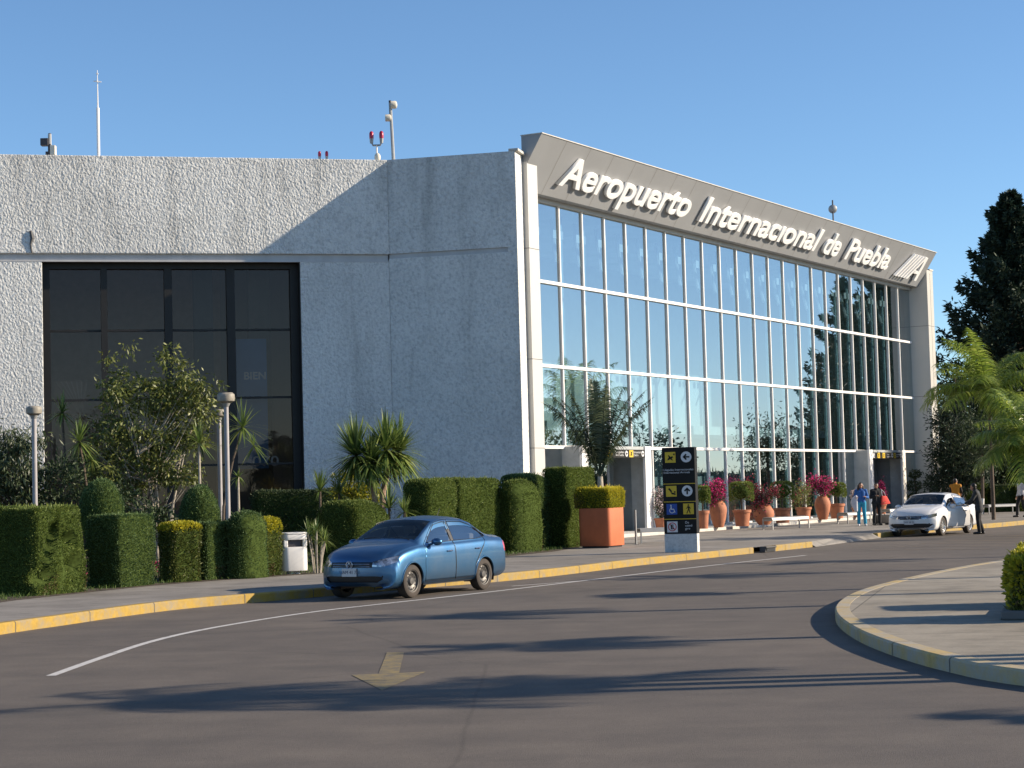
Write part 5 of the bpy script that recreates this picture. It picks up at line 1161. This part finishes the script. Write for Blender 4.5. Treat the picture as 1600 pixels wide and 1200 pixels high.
def pot(lab, px, py, kind, h, r, plant, ph, pr_, seed=0):
    K = G(px, py, .27); 
    t = thing('terracotta_pot', lab, 'pot', (K.x, K.y, .27), rng.uniform(0, 6), 'terracotta pots along the glass front')
    if kind == 'urn': prof = [(.001, 0), (r*.52, 0), (r*.60, h*.05), (r*.86, h*.35), (r, h*.62), (r*.97, h*.75), (r*.78, h*.90), (r*.58, h*.95), (r*.62, h), (r*.5, h), (r*.45, h*.9), (.001, h*.88)]
    elif kind == 'squat': prof = [(.001, 0), (r*.5, 0), (r*.8, h*.2), (r, h*.5), (r*.95, h*.72), (r*.70, h*.93), (r*.62, h*.95), (r*.68, h), (r*.55, h), (r*.5, h*.85), (.001, h*.84)]
    else: prof = [(.001, 0), (r*.74, 0), (r*.92, h*.8), (r*.93, h*.82), (r*1.04, h*.83), (r*1.05, h*.98), (r, h), (r*.88, h), (r*.85, h*.88), (.001, h*.87)]
    part('vessel', MB().lathe(prof, 36), M['terra'], t, True); part('earth', MB().lathe([(.001, h*.90), (r*.5, h*.90)], 20), M['soil'], t)
    names = {'pink': ('bougainvillea', 'bougainvillea'), 'redp': ('bougainvillea', 'bougainvillea'), 'ball': ('topiary_shrub', 'shrub'), 'mixed': ('potted_shrub', 'shrub'), 'white': ('flowering_shrub', 'shrub')}
    nm, cat = names[plant]; q = thing(nm, {'pink': 'magenta bougainvillea growing in the ', 'redp': 'dull red bougainvillea growing in the ', 'ball': 'flat topped shrub in the ', 'mixed': 'untidy green shrub in the ', 'white': 'pale pink flowering shrub in the '}[plant]+lab.replace('terracotta ', ''), cat, (K.x, K.y, .27+h*.9))
    z0 = 0; mb = MB()
    for i in range(6 if plant in ('ball',) else 9):
        a = i*2.4; rr_ = pr_*(.22 if plant == 'ball' else .7)*((i*13 % 7)/7+.2); mb.tube([(0.02*math.cos(a), .02*math.sin(a), -.05), (rr_*.5*math.cos(a), rr_*.5*math.sin(a), ph*.35), (rr_*math.cos(a), rr_*math.sin(a), ph*.75)], .014, 5)
    part('stem', mb, M['bark'], q, True)
    if plant == 'ball':
        m_ = 2200; S, sn = rbox_points(m_, pr_*2, pr_*2, ph*.62, pr_*.45); S = S+np.array([0, 0, ph*.38])+rng.normal(size=S.shape)*.012
        b_ = MB().ball((0, 0, ph*.69), (pr_*.86, pr_*.86, ph*.25), 16); part('foliage_core', b_, M['core'], q, True); leaves('foliage', S, .075, M['L_hedge'], q, sn+np.array([0, 0, .3]), None, .5, .6, .62)
    else:
        m_ = 1500; d = rnd_dirs(m_)*rng.uniform(.3, 1, (m_, 1))**.5; cen = np.array([0, 0, ph*.52]); lobes = rng.normal(size=(7, 3))*np.array([pr_*.5, pr_*.4, ph*.22])+cen
        S = lobes[rng.integers(7, size=m_)]+rng.normal(size=(m_, 3))*np.array([pr_, pr_, ph*.6])*.27
        leaves('foliage', S, .075, {'mixed': M['L_tree']}.get(plant, M['L_dark']), q, None, None, .5, .5, .6 if plant == 'mixed' else None)
        if plant != 'mixed':
            k = rng.random(m_) < .95; S2 = S[k]+np.array([0, 0, .05])+rng.normal(size=(k.sum(), 3))*.04; leaves('flower_mass', S2, .065, M['L_pink'] if plant == 'pink' else (M['L_whitefl'] if plant == 'white' else M['L_redfl']), q, None, None, .85, .5)
        else: leaves('flower_mass', S[:160]+np.array([0, 0, .1]), .06, M['L_redfl'], q, None, None, .9, .5)
pot('small terracotta pot half hidden behind the sign totem', 1099, 826, 'pot', .68, .24, 'ball', .95, .24)
pot('tall terracotta urn right of the sign totem', 1123, 824, 'urn', 1.03, .34, 'pink', .82, .42)
pot('wide terracotta pot between the tall urn and the squat jar', 1160, 822, 'pot', .64, .35, 'ball', 1.10, .42)
pot('round squat terracotta jar behind the bench', 1194, 820, 'squat', .78, .42, 'redp', .90, .55)
pot('terracotta pot right of the squat jar, base hidden by the bench', 1223, 817, 'pot', .62, .36, 'ball', 1.10, .42)
pot('deep terracotta pot with ribbed rim right of the bench', 1256, 813.5, 'pot', .58, .34, 'mixed', 1.1, .50)
pot('slim terracotta urn with the brightest magenta crown', 1286, 812, 'urn', 1.03, .35, 'pink', .95, .60)
pot('broad terracotta pot rightmost of the row', 1308, 810, 'pot', .66, .36, 'ball', .95, .38)
pot('small terracotta pot by the woman in blue', 1340, 808, 'pot', .45, .26, 'white', .85, .24)
pot('small terracotta pot behind the woman in black', 1377, 803, 'pot', .5, .28, 'pink', .98, .20)
pot('low terracotta pot left of the sign totem behind the bench', 1034, 828, 'pot', .45, .28, 'white', 1.0, .28)

# ------------------------------------------------------------------ benches
def bench(lab, K, rz, L=1.75, post=False):
    t = thing('steel_bench', lab, 'bench', (K[0], K[1], .15), rz, 'perforated steel benches'); W = .52
    prof = [(-W/2, .36), (-W/2+.02, .44), (-W/2+.07, .47), (W/2-.07, .47), (W/2-.02, .44), (W/2, .36)]; m = MB(); pr_ = prof+[(y, z-.02) for y, z in prof[::-1]]; n = len(pr_)
    m.add([(-L/2, y, z) for y, z in pr_]+[(L/2, y, z) for y, z in pr_], [(i, i+1, n-2-i, n-1-i) for i in range(5)]+[(n+i+1, n+i, n+n-1-i, n+n-2-i) for i in range(5)]+[(i, n+i, n+(i+1) % n, (i+1) % n) for i in range(n)])
    part('seat', m, M['steel'], t)
    for x in (-L/2+.02, L/2-.02):
        for y in (-W/2+.02, W/2-.02): part('leg', MB().box(x-.022, x+.022, y-.022, y+.022, 0, .40), M['steel'], t)
    part('side_rail', MB().box(-L/2, -L/2+.03, -W/2, W/2, .33, .37).box(L/2-.03, L/2, -W/2, W/2, .33, .37), M['steel'], t)
    return t
BR = HROT
bench('steel bench in front of the squat terracotta jar', (10.4, 74.1), BR-R(20), 2.1); bench('steel bench left of the woman in blue', (14.2, 80.8), BR-R(10), 1.9)
bench('steel bench between orange planter and sign totem', (4.35, 60.4), R(14), 1.1); bench('steel bench under the dark trees at the right', (23.4, 92.8), R(20), 1.7); bench('steel bench in the shade behind the woman in black', (17.3, 87.2), BR-R(15), 1.9)
b = G(994, 851, .15); t = thing('metal_post', 'thin tall metal post at the left end of the bench by the planter', 'post', (b.x, b.y, .15)); part('tube', MB().tube([(0, 0, 0), (0, 0, 1.06)], .035, 10).box(-.08, .08, -.08, .08, 0, .015), M['steel'], t, True)

# ------------------------------------------------------------------ sign totem
K = G(1067, 863, .15); t = thing('sign_totem', 'black airport sign totem with yellow pictograms on a chipped white base', 'sign', (K.x, K.y+.12, .15), R(-17)); w = .44; d = .15
part('base', MB().box(-w, w, -d, d, 0, .49), m_worn('chipped_white_paint', (.62, .62, .60), (.20, .20, .20), .32, .42, 6), t, bevel=.01)
pn = part('panel', MB().box(-w, w, -d-.01, d+.01, .493, 2.78), M['black_sign'], t, bevel=.008); y = -d-.016
def tile(name, x, z, s, mat): return part(name, MB().box(x-s/2, x+s/2, y, y+.007, z-s/2, z+s/2), mat, pn)
def zz(py): return (863-py)*50.9/FP
bars = MB()
for py in (756, 784, 811): bars.box(-w+.01, w-.01, y, y+.006, zz(py)-.009, zz(py)+.009)
part('divider', bars, M['yellow_sign'], pn)
XY = Matrix(((1, 0, 0, 0), (0, 0, 1, y-.006), (0, 1, 0, 0), (0, 0, 0, 1)))
def ink(name, polys, mat, dz=0): 
    m = MB()
    for p_ in polys: m.prism(p_, 0, .004, T=Matrix.Translation((0, dz, 0)) @ XY)
    return part(name, m, mat, pn)
S = .285; tile('pictogram_tile', -.215, zz(714.5), S, M['yellow_sign']); tile('pictogram_tile', -.215, zz(767.5), S, M['yellow_sign']); tile('pictogram_tile', .235, zz(795.5), S, M['yellow_sign']); tile('pictogram_tile', -.215, zz(795.5), S, M['blue_sign']); tile('pictogram_tile', -.215, zz(823), S, M['white_sign'])
def disc(x, z, r, n=28): return [(x+r*math.cos(2*math.pi*i/n), z+r*math.sin(2*math.pi*i/n)) for i in range(n)]
ink('arrow_disc', [disc(.215, zz(714.5), .145)], M['white_sign']); ink('arrow_disc', [disc(.215, zz(767.5), .145)], M['white_sign'])
def arrow(cx_, cz, dr):
    P = [[(-.095, 0), (-.01, .085), (.02, .055), (-.035, .0)], [(-.095, 0), (-.035, 0), (.02, -.055), (-.01, -.085)], [(-.06, .02), (.09, .02), (.09, -.02), (-.06, -.02)]]
    return [[(cx_+a, cz+b_) if dr == 'L' else (cx_+b_, cz-a) for a, b_ in p_] for p_ in P]
ink('arrow', arrow(.215, zz(714.5), 'L')+arrow(.215, zz(767.5), 'U'), M['black_sign'], -.004)
z1 = zz(714.5); ink('plane_pictogram', [[(-.30, z1-.08), (-.27, z1-.02), (-.16, z1+.03), (-.13, z1+.0), (-.26, z1-.07)], [(-.25, z1-.03), (-.27, z1+.06), (-.25, z1+.06), (-.20, z1)], [(-.22, z1-.05), (-.14, z1-.09), (-.16, z1-.05), (-.18, z1-.02)], [(-.14, z1+.08), (-.10, z1+.11), (-.09, z1+.06), (-.12, z1+.05)]], M['black_sign'])
z1 = zz(767.5); ink('taxi_pictogram', [[(-.30, z1+.06), (-.26, z1+.09), (-.19, z1+.0), (-.22, z1-.03)], [(-.24, z1-.02), (-.10, z1-.06), (-.10, z1-.10), (-.20, z1-.08)], [(-.14, z1+.0), (-.10, z1+.0), (-.10, z1-.04), (-.14, z1-.04)]], M['black_sign'])
z1 = zz(795.5); ink('pedestrian_pictogram', [disc(.235, z1+.10, .020, 12), [(.215, z1+.07), (.255, z1+.07), (.26, z1-.01), (.225, z1-.01)], [(.225, z1-.01), (.245, z1-.01), (.20, z1-.12), (.175, z1-.12)], [(.235, z1-.01), (.26, z1-.01), (.29, z1-.12), (.265, z1-.12)], [(.215, z1+.07), (.225, z1+.05), (.185, z1-.0), (.172, z1+.01)], [(.255, z1+.07), (.245, z1+.05), (.285, z1-.0), (.298, z1+.01)]], M['black_sign'])
ws = [disc(-.235, z1+.10, .018, 12), [(-.245, z1+.08), (-.22, z1+.08), (-.215, z1-.0), (-.245, z1-.0)], [(-.245, z1+.01), (-.16, z1+.01), (-.16, z1-.012), (-.245, z1-.012)], [(-.175, z1+.01), (-.155, z1+.01), (-.12, z1-.09), (-.14, z1-.09)]]
for i in range(22):
    a0, a1 = math.pi*(.65+1.3*i/22), math.pi*(.65+1.3*(i+1)/22); ws.append([(-.21+r__*math.cos(a), z1-.035+r__*math.sin(a)) for r__, a in ((.072, a0), (.056, a0), (.056, a1), (.072, a1))])
ink('wheelchair_pictogram', ws, M['white_sign'])
z1 = zz(823); rg = []
for i in range(28):
    a0, a1 = 2*math.pi*i/28, 2*math.pi*(i+1)/28; rg.append([(-.215+r__*math.cos(a), z1+r__*math.sin(a)) for r__, a in ((.115, a0), (.095, a0), (.095, a1), (.115, a1))])
rg.append([(-.29, z1+.065), (-.275, z1+.08), (-.14, z1-.065), (-.155, z1-.08)]); ink('prohibition_ring', rg, M['red_sign'])
text_part('E', M['black_sign'], pn, Matrix.Translation((-.262, y-.008, z1-.058)) @ FRONT, .165, bold=.006)
text_part('Llegadas Internacionales\nInternational Arrivals', M['white_sign'], pn, Matrix.Translation((-.40, y-.004, zz(735.5))) @ FRONT, .078, fit=.80)
text_part('De\nusted\ngire', M['white_sign'], pn, Matrix.Translation((.13, y-.004, zz(817)-.02)) @ FRONT, .085, fit=.19)
# ------------------------------------------------------------------ cars
sp = dict(POLO_SP); sp['paint'] = M['blue_paint']; sp['mirmat'] = M['blue_paint']; sp['handle_mat'] = M['chrome']
car('dusty metallic blue sedan parked at the yellow kerb in the foreground', POLO, (-1.98, 36.64), math.atan2(-.867, -.498), sp)
sp = dict(JET_SP); sp['paint'] = M['white_paint']; sp['mirmat'] = M['white_paint']; sp['handle_mat'] = M['chrome']
wc, wd = car('white sedan standing at the kerb with its driver door open', JET, (14.34, 66.3), math.atan2(-.845, -.535), sp)
# swing the left front door open about its hinge
d = wd[0]; hx, hy = .86, .80; an = -R(25)
d.matrix_local = Matrix.Translation((hx, hy, 0)) @ Matrix.Rotation(an, 4, 'Z') @ Matrix.Translation((-hx, -hy, 0))
d['label'] = 'open driver door'

# ------------------------------------------------------------------ people
G1 = None
K = G(1347, 822, .15)
t, kk = person('woman in blue tunic and turquoise trousers holding a white coat', (K.x, K.y), R(-8), dict(elL=(.27, -.0, 1.12), wrL=(.16, -.20, 1.16), elR=(-.26, .0, 1.13), wrR=(-.20, -.22, 1.12), ankL=(.14, .05, .09), toeL=(.16, -.12, .035), face=(.2, -1, 0)), 'skin', 'c_blue', 'c_teal', shoe='shoe_w', scale=.985, long_hair=True)
ct = MB()
for i in range(5): cap(ct, (-.20-.03*i, -.24, 1.16-.02*i), (-.22-.035*i, -.22, .62+.07*i), .055, .075)
t2 = thing('folded_coat', 'white coat hanging over the right arm of the woman in blue', 'coat', (K.x, K.y, .15), R(-8)); remesh('cloth', ct, [M['c_white']], t2, .015, 6)
K = G(1371, 821, .15)
person('woman in black clothes with a coral bag on her shoulder', (K.x, K.y), R(10), dict(elL=(.27, .03, 1.14), wrL=(.26, -.10, 1.0), elR=(-.25, .0, 1.14), wrR=(-.12, -.22, 1.20), face=(-.5, -1, 0)), 'skin_d', 'c_black', 'c_black', jacket='c_black', scale=.965)
t = thing('shoulder_bag', 'coral red tote bag hanging from the shoulder of the woman in black', 'bag', (K.x+.30, K.y-.02, .15), R(20))
m = MB(); m.add([(-.12, -.06, 1.16), (.10, -.06, 1.14), (.10, .06, 1.14), (-.12, .06, 1.16), (-.16, -.10, .80), (.24, -.10, .84), (.24, .10, .84), (-.16, .10, .80)], [(0, 1, 2, 3), (7, 6, 5, 4), (0, 4, 5, 1), (1, 5, 6, 2), (2, 6, 7, 3), (3, 7, 4, 0)])
part('pouch', m, M['c_red'], t, True, .03); part('strap', MB().tube([(-.10, -.02, 1.15), (-.12, -.02, 1.36), (-.10, .03, 1.40), (.02, .02, 1.30), (.08, .02, 1.14)], .012, 6), M['c_white'], t, True)
t = thing('travel_bag', 'black travel bag on the pavement behind the woman in black', 'bag', (K.x+.28, K.y+.55, .15), R(25))
part('body', MB().box(-.36, .36, -.16, .16, .06, .40), M['c_black'], t, True, .06); part('handle', MB().tube([(-.15, 0, .38), (-.12, 0, .50), (.12, 0, .50), (.15, 0, .38)], .015, 6), M['c_black'], t, True); part('wheel', MB().tube([(-.3, -.16, .04), (-.3, .16, .04)], .04, 10).tube([(.3, -.16, .04), (.3, .16, .04)], .04, 10), M['plastic'], t)
# man in dark suit by the open door, half turned away
person('man in dark suit leaning on the open door of the white car', (15.72, 65.35), R(-112), dict(pel=(0, .02, .95), ch=(0, -.06, 1.32), nk=(0, -.09, 1.47), hd=(0, -.15, 1.59), shL=(.185, -.05, 1.40), shR=(-.185, -.05, 1.40), sp=(0, -.01, 1.13), elL=(.24, -.16, 1.18), wrL=(.20, -.40, 1.05), elR=(-.25, -.12, 1.15), wrR=(-.24, -.36, 1.02), face=(0, -1, -.15), ankR=(-.12, .10, .09), toeR=(-.13, -.07, .035)), 'skin_d', 'c_white', 'c_black', jacket='c_dark', z=.0, coat_len=.12)
p = D(1493, 760, 84.0)
person('person in amber vest and dark trousers seen from behind the white car', (p.x, p.y), R(150), dict(elR=(-.24, -.05, 1.16), wrR=(-.16, -.2, 1.02), face=(-.6, -1, 0)), 'skin_d', 'c_black', 'c_navy', vest='c_orange', scale=1.02)
p = D(1595, 760, 84.0)
person('person in white shirt and black trousers at the right edge', (p.x, p.y), R(-70), dict(ankL=(.12, .16, .09), toeL=(.13, 0, .035), kneL=(.11, .02, .50), ankR=(-.12, -.16, .09), toeR=(-.13, -.33, .035), kneR=(-.11, -.14, .52)), 'skin_d', 'c_white', 'c_black')
# ------------------------------------------------------------------ trees at the right
p = D(1595, 700, 108.); conifer('huge dark conifer rising at the right edge behind the palms', (p.x, p.y), 17.9, 7.4, 190, leafn=80000, sz=.34, low=.08)
p = D(1648, 700, 112.); conifer('second dark conifer cut by the right frame edge', (p.x, p.y), 15.2, 5.0, 80, leafn=20000, sz=.32, low=.1)
p = D(1490, 790, 97.); y = 97.; b = p
def el2(px, py, rx, ry, dy=0): q = D(px, py, y+dy); s = y/FP; return (q.x-p.x, q.y-p.y, q.z-.15, rx*s, rx*s, ry*s)
branch_tree('dark_cypress', 'dark shaggy cypress against the right pier of the hall', (p.x, p.y), 7, [el2(1490, 690, 28, 75), el2(1500, 620, 14, 35), el2(1478, 740, 28, 40), el2(1515, 720, 32, 55), el2(1462, 650, 6, 14), el2(1458, 698, 8, 14)], 15000, .20, M['L_conifer'], None, tr=.16, stems=1, clump=190, cl_r=.26, aspect=.28, hang=.2)
p = D(1560, 790, 100.); y = 100.
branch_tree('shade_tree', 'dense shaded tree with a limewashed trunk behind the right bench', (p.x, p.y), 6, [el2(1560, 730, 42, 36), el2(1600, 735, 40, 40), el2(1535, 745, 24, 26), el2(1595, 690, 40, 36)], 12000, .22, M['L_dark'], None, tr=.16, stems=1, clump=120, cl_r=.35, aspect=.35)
p = D(1534, 803, 93.6); t = thing('garden_tree', 'young tree with whitewashed leaning trunk left of the right bench', 'tree', (p.x, p.y, .15))
part('trunk', MB().tube([(0, 0, 0), (.07, 0, .75)], [.10, .085], 10), M['limewash'], t, True); part('upper_trunk', MB().tube([(.07, 0, .75), (.12, 0, 2.2), (.1, 0, 4.2)], [.085, .08, .05], 8), M['bark'], t, True)
P = rng.normal(size=(3500, 3))*np.array([.75, .7, .75])+np.array([.1, 0, 3.6]); leaves('crown', P, .2, M['L_dark'], t, None, None, .3, .6)
for px, w_, h_, lab in ((1531, 1.2, 1.5, 'square hedge behind the limewashed trunk'), (1572, 1.6, 1.35, 'reddish dark hedge behind the right bench'), (1612, 2.0, 1.3, 'dark hedge at the right edge behind the walking person')):
    q = D(px, 790, 97.); topiary('clipped_hedge', lab, (q.x-.6, q.y), w_, 1.0, h_, M['L_hedge'] if px != 1572 else M['L_dark'], rz=R(20), r=.12, dens=500, leaf=.09, group='distant clipped hedges under the trees')
q = D(1432, 800, 100.); t = thing('cloud_topiary', 'dark cloud pruned shrub at the foot of the right pier', 'shrub', (q.x, q.y, .15)); part('stem', MB().tube([(0, 0, 0), (.05, 0, .9), (-.05, 0, 1.9)], .05, 6), M['bark'], t)
S = np.concatenate([rnd_dirs(700)*np.array([.55, .5, .28])+np.array([0, 0, .75]), rnd_dirs(500)*np.array([.42, .4, .25])+np.array([-.1, 0, 1.45]), rnd_dirs(400)*np.array([.3, .3, .2])+np.array([0, 0, 2.05])]); leaves('foliage', S, .12, M['L_dark'], t)
# lit palms hanging in from the right
def p_fr(n, L, lit=1.0): return [(2.399*i, rng.uniform(-.15, 1.25), L*rng.uniform(.85, 1.1), rng.uniform(.9, 1.5)) for i in range(n)]
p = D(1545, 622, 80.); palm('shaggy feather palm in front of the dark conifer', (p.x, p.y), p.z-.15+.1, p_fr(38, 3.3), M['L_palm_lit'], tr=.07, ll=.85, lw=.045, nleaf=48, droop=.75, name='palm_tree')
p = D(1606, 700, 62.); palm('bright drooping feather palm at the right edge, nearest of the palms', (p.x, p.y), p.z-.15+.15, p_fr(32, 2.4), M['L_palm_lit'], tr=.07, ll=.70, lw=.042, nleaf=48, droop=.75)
# far hedge line / distant trees behind
def far_tree(x, y, h, r, lab, mat='L_dark', n=3000):
    return branch_tree('roadside_tree', lab, (x, y), h, [(0, 0, h*.62, r, r, h*.38), (r*.4, 0, h*.5, r*.7, r*.7, h*.3), (-r*.4, .2, h*.55, r*.7, r*.7, h*.3)], n, .45, M[mat], None, tr=.2, clump=80, cl_r=.5, aspect=.5, z=0, group='trees beyond the car park')
for i, (x, y, h, r) in enumerate(((40, 128, 7, 4), (46, 140, 8, 4.5), (34, 140, 6.5, 4), (55, 150, 8, 5))): far_tree(x, y, h, r, ['low tree behind the right edge palms', 'broad tree far behind the right conifers', 'rounded tree seen between conifer and hall pier', 'far tree at the back right'][i])
# trees across the forecourt: they show as reflections in the curtain wall
U = np.array([.49912, .86653]); NN = np.array([.86653, -.49912]); A0 = np.array([HX, HY])
q = A0+U*22+NN*44; conifer('tall conifer across the forecourt mirrored in the right of the glass front', (66, 135), 18.5, 6.2, 80, leafn=20000, sz=.42, low=.05, z=0)
k = 0
for s, o, h, r in ((-6, 46, 6.5, 3.5), (4, 50, 6, 3.2), (14, 56, 6.2, 3.4), (24, 54, 7.5, 3), (34, 58, 6.4, 4), (46, 60, 9, 3), (57, 60, 7, 4), (70, 62, 8.5, 4), (84, 62, 7, 4.5), (100, 60, 8, 5), (118, 60, 9, 5), (-18, 50, 7, 4)):
    c = A0+U*s+NN*o; far_tree(c[0], c[1], h, r, 'car park tree %s mirrored in the curtain wall' % ['left of the entrance', 'over the first entrance', 'right of the first entrance', 'with a pointed crown', 'low and wide', 'tall and slim', 'rounded', 'dense and dark', 'spreading', 'broad and far', 'tallest and farthest', 'nearest to the road'][k], 'L_tree' if k % 2 else 'L_dark', 2600); k += 1
c = A0+U*10+NN*30; topiary('boundary_hedge', 'long dark boundary hedge across the forecourt', (c[0], c[1]), 75, 2.0, 2.6, M['L_dark'], r=.4, dens=60, leaf=.3, group='')
for o in bpy.data.objects:
    if o.get('group') == '': del o['group']
# palms on the island, outside the frame, whose shadows fall across the road
tanE = math.tan(SUN_EL); sd2 = np.array([math.cos(SUN_AZ), math.sin(SUN_AZ)])
def shadow_palm(px, py, h, L, n, lab, lean=(0, 0), nleaf=34):
    g = G(px, py, 0); c = np.array([g.x, g.y])+sd2*h/tanE
    f = [(2.399*i, rng.uniform(-.1, 1.1), L*rng.uniform(.8, 1.1), rng.uniform(.9, 1.5)) for i in range(n)]
    palm(lab, (c[0]-lean[0], c[1]-lean[1]), h-.15, f, M['L_palm'], tr=.13, ll=.55, lw=.03, nleaf=nleaf, lean=lean, group='island palms casting shadows on the road')
shadow_palm(300, 1092, 5.0, 1.6, 14, 'island palm nearest to the viewer', (0, 0))
shadow_palm(690, 1088, 5.6, 1.5, 13, 'island palm behind the nearest one')
shadow_palm(1010, 1064, 4.6, 1.5, 14, 'third island palm from the viewer')
shadow_palm(860, 1008, 5.2, 1.2, 12, 'island palm in the middle of the row')
shadow_palm(760, 962, 6.0, 1.4, 13, 'tall island palm right of the middle')
shadow_palm(1120, 900, 6.0, 1.6, 12, 'island palm near the forecourt')
shadow_palm(1020, 930, 6.4, 1.0, 9, 'slim island palm near the forecourt')
shadow_palm(1300, 878, 6.5, 1.5, 11, 'farthest of the island palms')
shadow_palm(1590, 1122, 3.8, .7, 6, 'short island palm beside the kerb')
bpy.context.view_layer.update()
